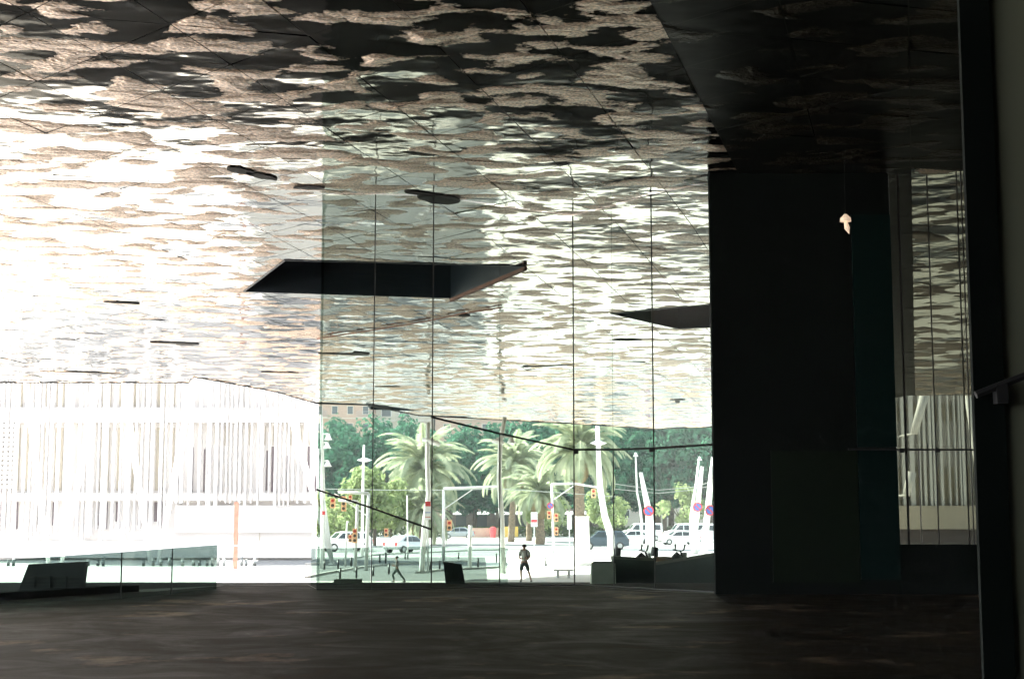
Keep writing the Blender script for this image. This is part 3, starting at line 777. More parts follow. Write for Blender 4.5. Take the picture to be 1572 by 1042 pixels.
# bollards
bl = [(498, 859, 874), (519, 858, 873), (539, 855, 869), (522, 871, 888), (547, 869, 887), (573, 873, 884), (583, 850, 863), (592, 848, 866), (597, 864, 881), (622, 849, 858), (626, 849, 858),
      (660, 861, 878), (675, 860, 876), (704, 849, 858), (734, 856, 872), (762, 849, 863), (776, 855, 870), (838, 855, 869)]
places = ['nearest the left glass edge', 'second in the back row by the left glass edge', 'third in the back row by the left glass edge', 'above the left end of the stone bench',
          'above the right end of the stone bench', 'right of the leftmost glass joint', 'short one on the kerb before the silver car', 'thin one under the light poles on the kerb', 'behind the small walking figure',
          'left one of the pair beside the silver car', 'right one of the pair beside the silver car', 'touching the second glass joint', 'just left of the dark vent box', 'above the dark vent box',
          'between vent box and tall white pole', 'left of the tall bent pole', 'just left of the man with backpack', 'alone to the right of the man with backpack']
proto = None
for (x, t, b), pl in zip(bl, places):
    g_ = ground(x, b); h_ = max(0.5, at(x, t, g_.y).z - g_.z)
    if proto is None:
        proto = empty('bollard', g_); tag(proto, 'x', 'bollard', 'dark bollards on the plaza')
        MB().tube([(0, 0, 0), (0, 0, 0.94)], [0.055, 0.055], 8).build('post', M['moto'], proto, True)
        MB().tube([(0, 0, 0.941), (0, 0, 0.985), (0, 0, 1.0)], [0.065, 0.065, 0.04], 8).build('cap', M['moto'], proto, True)
        proto.scale = (1, 1, h_); proto['label'] = 'dark thin bollard ' + pl
    else: dup(proto, g_, 0, (1, 1, h_), 'dark thin bollard ' + pl)

for x, t, b in ((371, 850, 862), (378, 852, 862), (391, 850, 862), (335, 856, 864), (344, 856, 864), (220, 866, 875), (235, 864, 874), (247, 866, 874), (260, 863, 872), (280, 862, 871), (297, 859, 869), (306, 861, 869), (318, 858, 867), (326, 860, 867), (135, 868, 876), (150, 867, 876), (158, 868, 876), (12, 874, 882), (20, 873, 882)):
    g_ = at(x, b, 96); g_.z = gz(96); h_ = 0.42 + 0.08 * ((x * 7) % 3)
    if x == 371:
        proto2 = empty('bollard', g_); tag(proto2, 'short dark bollard in the row at the foot of the finned building', 'bollard', 'short bollards at the finned building')
        MB().tube([(0, 0, 0), (0, 0, 0.9)], [0.05, 0.05], 8).build('post', M['paleposts'], proto2, True); MB().tube([(0, 0, 0.901), (0, 0, 1.0)], [0.06, 0.04], 8).build('cap', M['paleposts'], proto2, True)
        proto2.scale = (2, 2, h_); continue
    dup(proto2, g_, 0, (2.0, 2.0, h_), 'short dark bollard in the row at the foot of the finned building', 'short bollards at the finned building')
# rust totem on the left
g_ = ground(361, 875); h_ = at(361, 770, g_.y).z - g_.z
e = empty('totem', g_); tag(e, 'slim rust red totem post before the white facade', 'totem')
MB().box(-0.12, 0.12, -0.08, 0.08, 0.10, h_).build('post', M['totem'], e); MB().box(-0.22, 0.22, -0.16, 0.16, 0, 0.098).build('base', M['kerb'], e)
MB().box(-0.125, 0.125, -0.085, -0.081, h_ * 0.35, h_ * 0.37).build('band', M['signwhite'], e)

# ------------------------------------------------------------------ white finned building at the left, with its leaning columns
YF = 108.0
fx0, fx1 = at(-130, 700, YF).x, at(484, 700, YF).x
fz0 = gz(YF)
fb = empty('finned_building', (0, YF, fz0)); tag(fb, 'long white building with vertical fins at the left', 'building')
H_ = 19
MB().box(fx0, at(478, 700, YF).x, 1.2, 3.4, 0, H_).build('wall', M['white'], fb)
def fzz(py): return at(300, py, YF).z - fz0
def slab(y0, y1, x0=None, x1=None, d0=0.2, d1=1.198, m=M['white'], name='floor_band'):
    x0 = fx0 if x0 is None else at(x0, 700, YF).x; x1 = fx1 if x1 is None else at(x1, 700, YF).x
    return MB().box(x0, x1, d0, d1, fzz(y1), fzz(y0)).build(name, m, fb)
slab(626, 648); slab(757, 768); slab(830, 856, d0=0.5, m=M['white'])
slab(775, 817, 268, 484, 0.6, 1.197, M['grey'], 'wall_band')
# window slots behind the fins
r_ = random.Random(3)
x = 2.0
slots = []
while x < 262:
    wd = r_.choice([2.2, 3.5, 5.5, 3, 4.5]); slots += [(x, wd, 560, 622, 'slot'), (x + r_.uniform(-1, 1), wd, 655, 752, 'slot')]
    if r_.random() < 0.7: slots.append((x, wd, 770, r_.choice([800, 812, 806]), 'slot2'))
    x += wd + r_.choice([4, 6, 9, 13])
for x, wd, a, b in ((288, 4, 685, 754), (274, 1.5, 722, 754), (308, 2, 688, 754), (325, 2.5, 707, 754), (373, 1.5, 690, 752), (405, 2, 690, 752), (413, 4, 684, 754), (437, 2, 698, 754), (453, 2.5, 704, 752), (469, 3, 684, 754), (480, 3, 700, 756)):
    slots.append((x, wd, a, b, 'slot2'))
for x in range(300, 480, 13): slots.append((x + r_.uniform(-3, 3), 1.2, 652, 682, 'slot'))
for x, wd, a, b in ((371, 1.6, 850, 862), (378, 1.2, 852, 862), (390, 2, 850, 862), (335, 2, 856, 862), (344, 2, 856, 862), (220, 3, 868, 876), (235, 3, 864, 874), (260, 3, 864, 872), (280, 3, 862, 870), (297, 4, 860, 868), (318, 4, 860, 866), (150, 3, 868, 876), (135, 2, 868, 876)):
    pass
pr = []
for x, wd, a, b, k in slots:
    X = at(x, 700, YF).x; w2 = wd / 2300 * YF / 1.0
    MB().box(X, X + w2, 1.10, 1.196, fzz(b), fzz(a)).build('window', M[k], fb)
# fins
fm = MB().box(-0.5, 0.5, 0, 0.5, 0, 1).mesh('fin', M['fin'])
x = -110.0
while x < 482:
    wd = r_.choice([1.2, 2.0, 3.2, 4.5, 2.6])
    top = H_; zb_ = fzz(r_.choice([768, 772, 776]) if x > 262 else r_.choice([812, 816, 822, 830]))
    o = link('fin', fm, fb, (at(x, 700, YF).x, r_.uniform(-0.35, 0.1), zb_)); o.scale = (wd / 2300 * YF, 1, top - zb_)
    x += wd + r_.choice([3.5, 5, 7, 9, 6])
# louvred grid at the far left
for k in range(14):
    y_ = 652 + k * 7.2
    o = MB().box(at(-60, 700, YF).x, at(24, 700, YF).x, -0.42, -0.37, fzz(y_ + 3), fzz(y_)).build('louvre', M['fin'], fb)
MB().box(at(396, 700, YF).x, at(397.5, 700, YF).x, 1.15, 1.195, fzz(862), fzz(815)).build('door_jamb', M['slot'], fb)
MB().box(at(371, 700, YF).x, at(397, 700, YF).x, 1.15, 1.196, fzz(817.5), fzz(816)).build('door_head', M['slot'], fb)
# leaning V columns
cols = [((40, 587), (74, 863)), ((151, 587), (95, 863)), ((190, 587), (231, 866)), ((296, 587), (243, 862)), ((432, 585), (492, 800)), ((476, 640), (500, 800)), ((-40, 587), (-66, 866))]
wh = ['leftmost, leaning left from the vent box', 'leaning right from behind the dark vent box', 'leaning left above the balustrade joint', 'leaning right above the balustrade joint',
      'long one leaning left beside the tall glass edge', 'steep one touching the tall glass edge', 'outside the left edge']
for (t, b), pl in list(zip(cols, wh))[:6]:
    Yc = 99.0
    A, B = at(t[0], t[1], Yc), at(b[0], b[1], Yc)
    d = (A - B); B2 = B + d * ((gz(Yc) - B.z) / d.z); A2 = B + d * ((12.5 - B.z) / d.z)
    e = empty('leaning_column', B2); tag(e, 'slender white leaning column ' + pl, 'column', 'leaning white columns before the finned building')
    MB().tube([(0, 0, 0.05), tuple((A2 - B2) * 0.5), tuple(A2 - B2)], [0.13, 0.20, 0.15], 10).build('shaft', M['vcol'], e, True)
    MB().tube([(0, 0, 0), (0, 0, 0.08)], 0.24, 10).build('base_plate', M['pole'], e)
# added building and struts standing for the reflection in the smoked window
YG = 118.0
gx0, gx1 = at(1290, 700, YG).x, at(1600, 700, YG).x
gb = empty('reflection_building', (0, YG, gz(YG))); tag(gb, 'added pale finned building standing for the facade reflected in the smoked window', 'building')
MB().box(gx0, gx1, 0.8, 10, 0, 17).build('wall', M['white'], gb)
z_ = lambda py: at(1440, py, YG).z - gz(YG)
for y0, y1, m in ((618, 645, 'slot'), (716, 780, 'slot'), (812, 834, 'slot2')):
    MB().box(gx0, gx1, 0.70, 0.798, z_(y1), z_(y0)).build('window_band', M[m], gb)
MB().box(gx0, gx1, -0.3, 0.1, z_(812), z_(776)).build('canopy', M['cream'], gb)
x = 1300
while x < 1560:
    wd = r_.choice([2, 4, 7, 5]); o = link('fin', fm, gb, (at(x, 700, YG).x, r_.uniform(0, 0.15), z_(783))); o.scale = (wd / 2300 * YG, 1, 17 - z_(783)); x += wd + r_.choice([3, 5, 8])
for t, b, pl in (((1421, 600), (1403, 665), 'upper'), ((1400, 725), (1391, 760), 'lower'),):
    A, B = at(*t, 112), at(*b, 112)
    e = empty('leaning_column', B); tag(e, f'{pl} short white leaning strut standing for a reflection in the smoked window', 'column')
    MB().tube([(0, 0, 0), tuple(A - B)], [0.28, 0.36], 8).build('shaft', M['fin'], e, True)
    MB().tube([(0, 0, 0), tuple(Vector((0, 6, 0)))], [0.08, 0.08], 6).build('tie_rod', M['fin'], e, True)
A, B = at(1490, 640, 112), at(1512, 800, 112)
e = empty('leaning_column', B); tag(e, 'long white leaning column standing for a reflection at the right of the smoked window', 'column')
dd = A - B; MB().tube([tuple(dd * ((gz(112) - B.z) / dd.z)), tuple(dd * 1.6)], [0.2, 0.26], 8).build('shaft', M['fin'], e, True)

# ------------------------------------------------------------------ apartment blocks behind the trees
def block(px0, px1, Y, htop, m, label, rows, colw, balc=True, win_w=1.1, rail_only=False):
    x0, x1 = at(px0, 700, Y).x, at(px1, 700, Y).x
    e = empty('apartment_block', ((x0 + x1) / 2, Y, gz(Y))); tag(e, label, 'building')
    w_ = (x1 - x0) / 2
    MB().box(-w_, w_, 0, 12, 0, htop).build('wall', M[m], e)
    wm = MB().box(-0.5, 0.5, -0.06, 0.05, 0, 1.5).mesh('frame', M['cream'] if m != 'cream' else M['white'])
    pm = MB().box(-0.42, 0.42, -0.065, -0.061, 0.08, 1.42).mesh('pane', M['pane'])
    bmh = MB().box(-1.5, 1.5, -1.1, -0.003, -0.15, 0.0).mesh('balcony', M['cream'])
    rmb = MB()
    for k in range(16): rmb.box(-1.48 + k * 0.195, -1.45 + k * 0.195, -1.08, -1.05, 0, 0.95)
    rmb.box(-1.5, 1.5, -1.1, -1.04, 0.95, 1.0); rmh = rmb.mesh('railing', M['rail'])
    z = 2.6
    row = 0
    while z < htop - 2:
        x = -w_ + colw * 0.6; k = 0
        while x < w_ - 0.6:
            o = link('window', wm, e, (x, 0, z)); o.scale = (win_w, 1, 1); p_ = link('pane', pm, o)
            if balc and (k + row) % 3 == 1:
                b_ = link('balcony', bmh, e, (x, 0, z - 0.5)); link('railing', rmh, b_)
            x += colw; k += 1
        z += 3.0; row += 1
        MB().box(-w_, w_, -0.12, -0.003, z - 0.75, z - 0.6).build('string_course', M['cream'] if m != 'cream' else M['white'], e)
    MB().box(-w_ - 0.3, w_ + 0.3, -0.4, 12.3, htop, htop + 0.4).build('roof', M['cream'], e)
    return e
block(380, 572, 262, 34, 'brick', 'brick apartment block with balconies behind the trees at left', 0, 2.7)
block(576, 665, 268, 30, 'cream', 'cream terrace block with grey railings above the first palm', 0, 3.2, True, 1.9)
block(668, 905, 264, 30, 'brick', 'brick block with few windows behind the middle trees', 0, 3.4, False, 1.3)
block(912, 1330, 270, 26, 'cream', 'pale block hidden by the dark trees at right', 0, 3.6, False)

# ------------------------------------------------------------------ trees
def crown_mesh(name, seed, rx, ry, rz, nclump, nleaf, size, m):
    r = random.Random(seed); mb = MB(); cl = []
    for k in range(nclump):
        while True:
            v = Vector((r.uniform(-1, 1), r.uniform(-1, 1), r.uniform(-1, 1)))
            if 0.3 < v.length < 1: break
        v = v.normalized() * (v.length ** 0.5) * r.uniform(0.75, 1.1)
        cl.append((Vector((v.x * rx, v.y * ry, v.z * rz)), r.uniform(0.18, 0.36) * rx))
    for c, cr in cl:
        for k in range(nleaf):
            d = Vector((r.gauss(0, 1), r.gauss(0, 1), r.gauss(0, 0.8))); d = d.normalized() * cr * r.uniform(0.55, 1.0)
            p = c + d; n = (d.normalized() + Vector((r.uniform(-1, 1), r.uniform(-1, 1), r.uniform(-0.4, 1.2))) * 0.6).normalized()
            a = n.orthogonal().normalized(); a = Matrix.Rotation(r.uniform(0, 6.28), 3, n) @ a; b = n.cross(a)
            s_ = size * r.uniform(0.6, 1.3)
            mb.add([p - a * s_ - b * s_ * 0.4, p - b * s_ * 0.7, p + a * s_, p + b * s_ * 0.6], [(0, 1, 2, 3)])
    return mb.mesh(name, m, False, False)
def trunk_mesh(seed, h, r0, spread):
    r = random.Random(seed); mb = MB()
    mb.tube([(0, 0, -0.2), (r.uniform(-.2, .2), r.uniform(-.2, .2), h * 0.5), (r.uniform(-.4, .4), r.uniform(-.4, .4), h)], [r0 * 1.3, r0, r0 * 0.7], 8)
    for k in range(6):
        a = r.uniform(0, 6.28); st = h * r.uniform(0.65, 0.98)
        mb.tube([(0, 0, st), (math.cos(a) * spread * 0.4, math.sin(a) * spread * 0.4, st + spread * 0.4), (math.cos(a) * spread * 0.8, math.sin(a) * spread * 0.8, st + spread * r.uniform(0.6, 1.1))], [r0 * 0.5, r0 * 0.3, r0 * 0.1], 5)
    return mb.mesh('trunk', M['bark'], True)
crowns = [crown_mesh('crown', s, 5.2, 4.5, 5.0, 46, 60, 0.36, M['leaf']) for s in (1, 2, 3)]
crowns_l = [crown_mesh('crown', s, 3.6, 3.2, 2.6, 30, 55, 0.30, M['leaf2']) for s in (11, 12)]
trunks = [trunk_mesh(s, 6.5, 0.28, 4.5) for s in (5, 6, 7)]; trunk_l = trunk_mesh(9, 3.4, 0.16, 2.6)
tree_spots = [  # px, Y, scale, what it is beside
    (505, 214, 1.12, 'behind the far left light pole'), (545, 222, 1.22, 'behind the double headed lamp'), (592, 216, 1.2, 'left of the first tall palm'), (640, 226, 1.12, 'right behind the first tall palm'),
    (690, 215, 1.10, 'right of the first tall palm'), (728, 222, 1.12, 'left of the tall bent pole'), (765, 214, 1.08, 'behind the tall bent pole'), (812, 224, 1.22, 'between the second and third palms'),
    (850, 214, 1.25, 'left of the third tall palm'), (905, 222, 1.35, 'right behind the third tall palm'), (948, 212, 1.32, 'above the blue car'), (985, 224, 1.4, 'behind the white van and lamp'),
    (1030, 214, 1.38, 'right of the tall glass joint'), (1070, 222, 1.38, 'behind the parking sign poles'), (1108, 212, 1.4, 'at the edge of the black wall'), (1150, 220, 1.3, 'hidden past the black wall'),
    (470, 220, 1.1, 'just past the left glass edge'),
    (955, 236, 1.55, 'in the back row above the two left vans'), (1010, 238, 1.6, 'in the back row behind the last glass joint'), (1050, 236, 1.6, 'in the back row above the right hand van'), (1095, 238, 1.55, 'in the back row beside the black wall'), (930, 206, 1.05, 'low in front of the kiosk end'), (1020, 206, 1.0, 'low and nearest behind the vans'), (1090, 207, 1.05, 'low and near beside the black wall')]
for i, (x, Y, s_, pl) in enumerate(tree_spots):
    p = at(x, 800, Y); e = empty('leafy_tree', (p.x, Y, gz(Y)), rnd.uniform(0, 6.28)); e.scale = (s_, s_, s_)
    tag(e, 'dense dark green tree ' + pl, 'tree', 'dense trees across the road')
    link('trunk', trunks[i % 3], e); link('crown', crowns[(i * 2 + 1) % 3], e, (0, 0, 9.3))
    low = link('crown', crowns[i % 3], e, (1.0, -0.5, 5.6)); low.scale = (0.75, 0.75, 0.55)
for i, (x, Y, s_, pl) in enumerate([(520, 150, 0.62, 'left of the lamp with two heads'), (545, 152, 0.9, 'behind the left mast arm'), (575, 154, 1.05, 'right of the lamp with two heads'), (600, 158, 0.8, 'left of the low palm'),
                                    (835, 175, 0.8, 'under the third tall palm'), (484, 140, 0.7, 'at the left glass edge'), (930, 185, 0.8, 'below the black latch on the glass'), (1045, 195, 0.9, 'right of the last glass joint')]):
    p = at(x, 800, Y); e = empty('leafy_tree', (p.x, Y, gz(Y)), rnd.uniform(0, 6.28)); e.scale = (s_, s_, s_)
    tag(e, 'small bright yellow green tree ' + pl, 'tree', 'bright young trees on the plaza')
    link('trunk', trunk_l, e); link('crown', crowns_l[i % 2], e, (0, 0, 4.6))
# hedge and shopfront behind
hb = MB(); r2 = random.Random(5)
for k in range(5200):
    x = r2.uniform(at(470, 0, 204).x, at(1120, 0, 204).x); y = 206.5 + r2.uniform(-0.6, 0.6); z = gz(206) + 0.12 + r2.uniform(0, 1.35)
    s_ = r2.uniform(0.1, 0.22); a = Vector((r2.uniform(-1, 1), r2.uniform(-1, 1), r2.uniform(-1, 1))).normalized(); b = a.orthogonal().normalized()
    p = Vector((x, y, z)); hb.add([p - a * s_, p - b * s_, p + a * s_, p + b * s_], [(0, 1, 2, 3)])
o = hb.build('hedge', M['hedge'], fix=False); tag(o, 'long low green hedge at the foot of the far trees', 'hedge')
x0, x1 = at(690, 0, 232).x, at(925, 0, 232).x
sh = empty('kiosk', ((x0 + x1) / 2, 232, gz(232) + 0.12)); tag(sh, 'low dark kiosk with pale awnings beneath the far trees', 'kiosk')
w_ = (x1 - x0) / 2
MB().box(-w_, w_, 0, 5, 0, 3.6).build('wall', M['shop'], sh)
for k in range(7):
    x = -w_ + 1.4 + k * 3.2
    MB().box(x, x + 1.6, -0.06, -0.003, 0.3, 2.9).build('window', M['pane'], sh)
    MB().add([(x - 0.4, -0.01, 3.5), (x + 2.0, -0.01, 3.5), (x + 2.0, -1.2, 3.0), (x - 0.4, -1.2, 3.0), (x - 0.4, -0.01, 3.45), (x + 2.0, -0.01, 3.45), (x + 2.0, -1.2, 2.95), (x - 0.4, -1.2, 2.95)],
             [(0, 1, 2, 3), (7, 6, 5, 4), (3, 2, 6, 7), (0, 3, 7, 4), (1, 5, 6, 2)]).build('awning', M['signwhite'] if k % 2 == 0 else M['pole'], sh)
p = at(750, 800, 203.5)
o = MB().box(at(700, 0, 204).x, at(766, 0, 204).x, 203.6, 203.9, gz(204) + 0.12, gz(204) + 1.3).build('low_brick_wall', M['brick']); tag(o, 'reddish low wall behind the road right of the low palm', 'wall')
o = MB().box(at(767, 0, 204).x, at(795, 0, 204).x, 203.5, 203.9, gz(204) + 0.12, gz(204) + 1.5).build('low_yellow_wall', M['yellow']); tag(o, 'yellow low wall just right of the tall bent pole', 'wall')
g_ = at(757, 812, 203); e = empty('red_bin', (g_.x, 202.8, gz(203))); tag(e, 'small red waste bin left of the tall bent pole', 'bin')
MB().tube([(0, 0, 0), (0, 0, 1.1)], [0.34, 0.42], 8).build('body', M['red'], e); MB().tube([(0, 0, 1.1), (0, 0, 1.35), (0, 0, 1.5)], [0.46, 0.4, 0.1], 8).build('lid', M['red'], e)

# ------------------------------------------------------------------ date palms
def frond_mesh(seed, L, droop, m):
    r = random.Random(seed); mb = MB(); pts = []; n = 26
    for i in range(n + 1):
        t = i / n; a0 = R(62) - droop * t ** 1.1
        if i == 0: p = Vector((0, 0, 0))
        else: p = pts[-1] + Vector((math.cos(a0), 0, math.sin(a0))) * (L / n)
        pts.append(p)
    mb.tube(pts[::3], [0.045 * (1 - 0.8 * k / 9) for k in range(len(pts[::3]))], 3, False)
    for i in range(2, n + 1):
        t = i / n; ll = 0.62 * math.sin(math.pi * min(1, 0.15 + t * 0.85)) ** 0.6 + 0.12; d = (pts[i] - pts[i - 1]).normalized()
        for s_ in (-1, 1):
            for h in (0, 0.5):
                p = pts[i - 1].lerp(pts[i], h)
                tip = p + d * ll * 0.75 + Vector((0, s_ * ll * 0.75, -ll * r.uniform(0.25, 0.5))); w2 = d * 0.06
                mb.add([p - w2, p + w2 * 1.6, tip], [(0, 1, 2)])
    return mb.mesh('frond', m, False, False)
fr_m = [frond_mesh(1, 4.6, R(105), M['frond']), frond_mesh(2, 4.9, R(125), M['frond']), frond_mesh(3, 4.3, R(85), M['frond'])]; dry_m = frond_mesh(4, 3.6, R(140), M['dryfrond'])
def palm(px, pyc, Y, size, nf, label, trunk_r=0.42, lean=0.0, seed=0):
    r = random.Random(seed + 50); c = at(px, pyc, Y); z0 = gz(Y); e = empty('date_palm', (c.x, Y, z0)); tag(e, label, 'palm tree')
    h = c.z - z0; pts = []; rr = []
    n = 16
    for i in range(n + 1):
        t = i / n; pts.append((lean * (t - 1) * h * 0.1, 0, t * h)); rr.append(trunk_r * (1.25 - 0.35 * t) * (1.06 if i % 2 else 0.95))
    MB().tube(pts, rr, 10).build('trunk', M['palmbark'], e, True)
    MB().tube([(0, 0, h - 0.9), (0, 0, h - 0.4), (0, 0, h + 0.3)], [trunk_r * 0.9, trunk_r * 1.5, trunk_r * 0.5], 10).build('crown_shaft', M['dryfrond'], e)
    for k in range(nf):
        t = k / nf; o = link('frond', fr_m[k % 3], e, (0, 0, h))
        o.rotation_euler = (0, R(-44) + t * R(112) + r.uniform(-.12, .12), k * 2.39996 + r.uniform(-.2, .2)); o.rotation_mode = 'XYZ'
        s_ = size * r.uniform(0.85, 1.1); o.scale = (s_, s_, s_)
    for k in range(6):
        o = link('dry_frond', dry_m, e, (0, 0, h - 0.4)); o.rotation_euler = (0, R(60) + r.uniform(0, .4), r.uniform(0, 6.28)); o.scale = (size * 0.8,) * 3
palm(649, 722, 162, 1.42, 66, 'tall date palm with full drooping crown in the left panes', 0.30, 0, 1)
palm(651, 787, 158, 1.05, 46, 'low date palm under the first tall palm', 0.36, 0.5, 2)
palm(790, 718, 172, 1.25, 58, 'date palm just right of the tall bent pole', 0.34, 0.5, 3)
palm(829, 757, 160, 1.1, 48, 'squat date palm left of the central glass joint', 0.42, 0, 4)
palm(889, 692, 142, 1.25, 66, 'tall thick trunked date palm behind the central glass joint', 0.46, 0, 5)
palm(812, 762, 178, 0.65, 34, 'small date palm low between the tall ones', 0.3, 0, 6)

# ------------------------------------------------------------------ poles, lamps, signals, signs
def pole(path, Y, r0, r1, label, heads=(), cat='street lamp', name='street_lamp'):
    P = [at(x, y, Y) for x, y in path]     # top first
    base = Vector((P[-1].x, Y, gz(Y))); e = empty(name, base); tag(e, label, cat)
    pts = [base] + ([P[-1]] if P[-1].z > base.z + 0.4 else []) + P[:-1][::-1]
    n = len(pts); MB().tube([tuple(p - base) for p in pts], [r0 + (r1 - r0) * i / (n - 1) for i in range(n)], 8).build('pole', M['pole'], e, True)
    for hx, hy, kind in heads:
        q = at(hx, hy, Y) - base
        # nearest pole point
        px_ = lerp(q.z, sorted([(p.z - base.z, p.x - base.x) for p in pts]))
        if kind == 'cup':
            MB().tube([(q.x, 0, q.z + 0.22), (q.x, 0, q.z), (q.x, 0, q.z - 0.16)], [0.07, 0.16, 0.27], 8).build('lamp_head', M['lamp'], e, True)
        elif kind == 'disc':
            MB().tube([(q.x, 0, q.z + 0.18), (q.x, 0, q.z), (q.x, 0, q.z - 0.14)], [0.12, 0.62, 0.2], 12).build('lamp_head', M['lamp'], e, True)
        elif kind == 'small':
            MB().tube([(q.x - 0.25, 0, q.z + 0.05), (q.x + 0.25, 0, q.z), (q.x + 0.4, 0, q.z - 0.12)], [0.1, 0.16, 0.1], 8).build('lamp_head', M['lamp'], e, True)
        if abs(px_ - q.x) > 0.12: MB().tube([(px_, 0, q.z + 0.2), (q.x, 0, q.z + 0.2)], 0.05, 5).build('arm', M['pole'], e)
    return e
pole([(493, 637), (494.5, 690), (496, 750), (495, 848)], 92, 0.16, 0.09, 'tall white lamp pole at the left glass edge with small side lamps', [(504, 671, 'cup'), (502, 684, 'cup'), (489, 695, 'cup'), (503, 712, 'cup')])
pole([(559, 683), (558, 706), (557, 760), (556, 840)], 120, 0.13, 0.08, 'white lamp post with a wide disc head beside the left mast arm', [(560, 706, 'disc')])
pole([(657, 648), (656, 700), (658, 760), (652, 800), (648, 868)], 84, 0.17, 0.11, 'pale pole standing before the first tall palm', [(655, 676, 'small'), (664, 680, 'small')])
pole([(775, 640), (768, 680), (766, 735), (770, 790), (772, 860)], 84, 0.16, 0.12, 'tall bent pale pole left of the walking man', [(785, 676, 'cup'), (762, 678, 'small')])
pole([(917, 640), (919, 700), (921, 745), (928, 790), (938, 822)], 110, 0.30, 0.14, 'leaning pale pole with disc lamp right of the third palm', [(919, 680, 'disc')])
pole([(976, 700), (977, 728), (978, 755), (983, 780), (985, 800)], 150, 0.14, 0.07, 'thin crooked lamp pole over the white van', [(976, 698, 'cup')])
pole([(984, 725), (989, 752), (994, 775), (997, 790), (998, 825)], 125, 0.42, 0.14, 'leaning white pole with wide foot before the white van', [])
pole([(1073, 705), (1069, 740), (1064, 770), (1061, 795)], 150, 0.20, 0.10, 'thin leaning lamp pole beside the parking signs', [(1074, 704, 'cup')])
pole([(1078, 716), (1074, 750), (1071, 780), (1066, 820)], 125, 0.30, 0.14, 'middle leaning pale pole carrying a parking sign', [])
pole([(1096, 702), (1091, 740), (1087, 780), (1083, 820), (1080, 848)], 100, 0.24, 0.17, 'nearest leaning pale pole beside the black wall', [])
pole([(626, 850), (625, 700 + 60)][::-1], 125, 0.06, 0.05, 'thin pole behind the silver car', [], 'pole', 'thin_pole')
pole([(722, 806), (721, 868)], 90, 0.12, 0.12, 'short white post on the bright road', [], 'post', 'white_post')
def signal(parent, q, s=1.0, n=2):
    h = parent
    MB().box(q.x - 0.16 * s, q.x + 0.16 * s, -0.2 * s, 0.1 * s, q.z - 0.34 * n * s / 2, q.z + 0.34 * n * s / 2).build('signal_housing', M['orange'], h)
    for k in range(n):
        z = q.z + (k - (n - 1) / 2) * 0.32 * s
        MB().tube([(q.x, -0.2 * s, z), (q.x, -0.26 * s, z)], 0.11 * s, 8).build('signal_lens', M['lens_r'] if k == n - 1 else M['lens_k'], h)
def mast(path, arm, Y, label, sigs=(), r=0.09, brace=True):
    P = [at(x, y, Y) for x, y in path]; base = Vector((P[-1].x, Y, gz(Y))); e = empty('mast_arm_signal', base); tag(e, label, 'traffic light')
    MB().tube([(0, 0, 0), tuple(P[0] - base)], [r * 1.3, r], 8).build('pole', M['pole'], e, True)
    A = [at(x, y, Y) - base for x, y in arm]
    MB().tube([tuple(a) for a in A], [r * 1.05, r * 0.8][:len(A)] if len(A) == 2 else [r] * len(A), 8).build('arm', M['pole'], e, True)
    if brace:
        s_ = 1 if A[-1].x > 0 else -1
        MB().tube([(0, 0, (P[0] - base).z - 1.3), (s_ * 1.9, 0, (P[0] - base).z)], 0.035, 5).build('brace', M['pole'], e)
    for x, y, s, n in sigs: signal(e, at(x, y, Y) - base, s, n)
    return e
mast([(566, 757), (562, 867)], [(566, 757), (519, 755)], 88, 'left mast arm with two orange signals hanging over the plaza', [(511, 772, 0.85, 2), (528, 773, 0.85, 3), (538, 765, 0.6, 2)])
mast([(681, 751), (681, 850)], [(681, 750), (766, 746)], 100, 'long white mast arm reaching right to the bent pole', [(690, 806, 1.0, 2)])
mast([(847, 743), (850, 822)], [(847, 743), (882, 742), (918, 748)], 128, 'mast arm crossing in front of the third palm trunk', [(911, 757, 1.1, 2), (843, 790, 1.0, 2), (854, 794, 1.0, 2), (854, 815, 1.0, 2)])
mast([(549, 770), (545, 863)], [(549, 770), (520, 768)], 86, 'second slim signal pole left of the first glass joint', [(545, 822, 0.8, 3)], 0.08, False)
mast([(533, 800), (530, 858)], [(533, 801), (536, 801)], 95, 'short orange signal beside the white parked car', [(538, 826, 0.7, 2)], 0.05, False)
mast([(592, 812), (593, 850)], [(592, 812), (594, 812)], 110, 'small orange signal left of the silver car', [(593, 817, 0.9, 2)], 0.05, False)
def disc_sign(px, py, Y, rpx, label):
    c = at(px, py, Y); r = rpx / 2300 * Y; e = empty('parking_sign', (c.x, Y - 0.45, c.z)); tag(e, label, 'road sign')
    MB().tube([(0, 0, 0), (0, -0.03, 0)], r, 20).build('rim', M['red'], e); MB().tube([(0, -0.031, 0), (0, -0.045, 0)], r * 0.74, 20).build('face', M['blue'], e)
    d = r * 0.72 * 0.707; w_ = r * 0.09
    MB().add([(-d - w_, -0.05, d - w_), (-d + w_, -0.05, d + w_), (d + w_, -0.05, -d + w_), (d - w_, -0.05, -d - w_), (-d - w_, -0.046, d - w_), (-d + w_, -0.046, d + w_), (d + w_, -0.046, -d + w_), (d - w_, -0.046, -d - w_)],
             [(0, 1, 2, 3), (7, 6, 5, 4), (0, 4, 5, 1), (1, 5, 6, 2), (2, 6, 7, 3), (3, 7, 4, 0)]).build('slash', M['red'], e)
    MB().tube([(0, 0.001, 0), (0, 0.42, 0)], 0.04, 6).build('bracket', M['steel'], e)
disc_sign(844.5, 776, 128, 5, 'round red and blue parking sign on the mast pole by the third palm')
disc_sign(995, 784, 124, 8, 'round no parking sign above the white van pole')
disc_sign(1070, 778, 124, 7, 'round no parking sign on the middle leaning pole')
disc_sign(1089, 783, 99.4, 8, 'largest no parking sign on the nearest leaning pole')
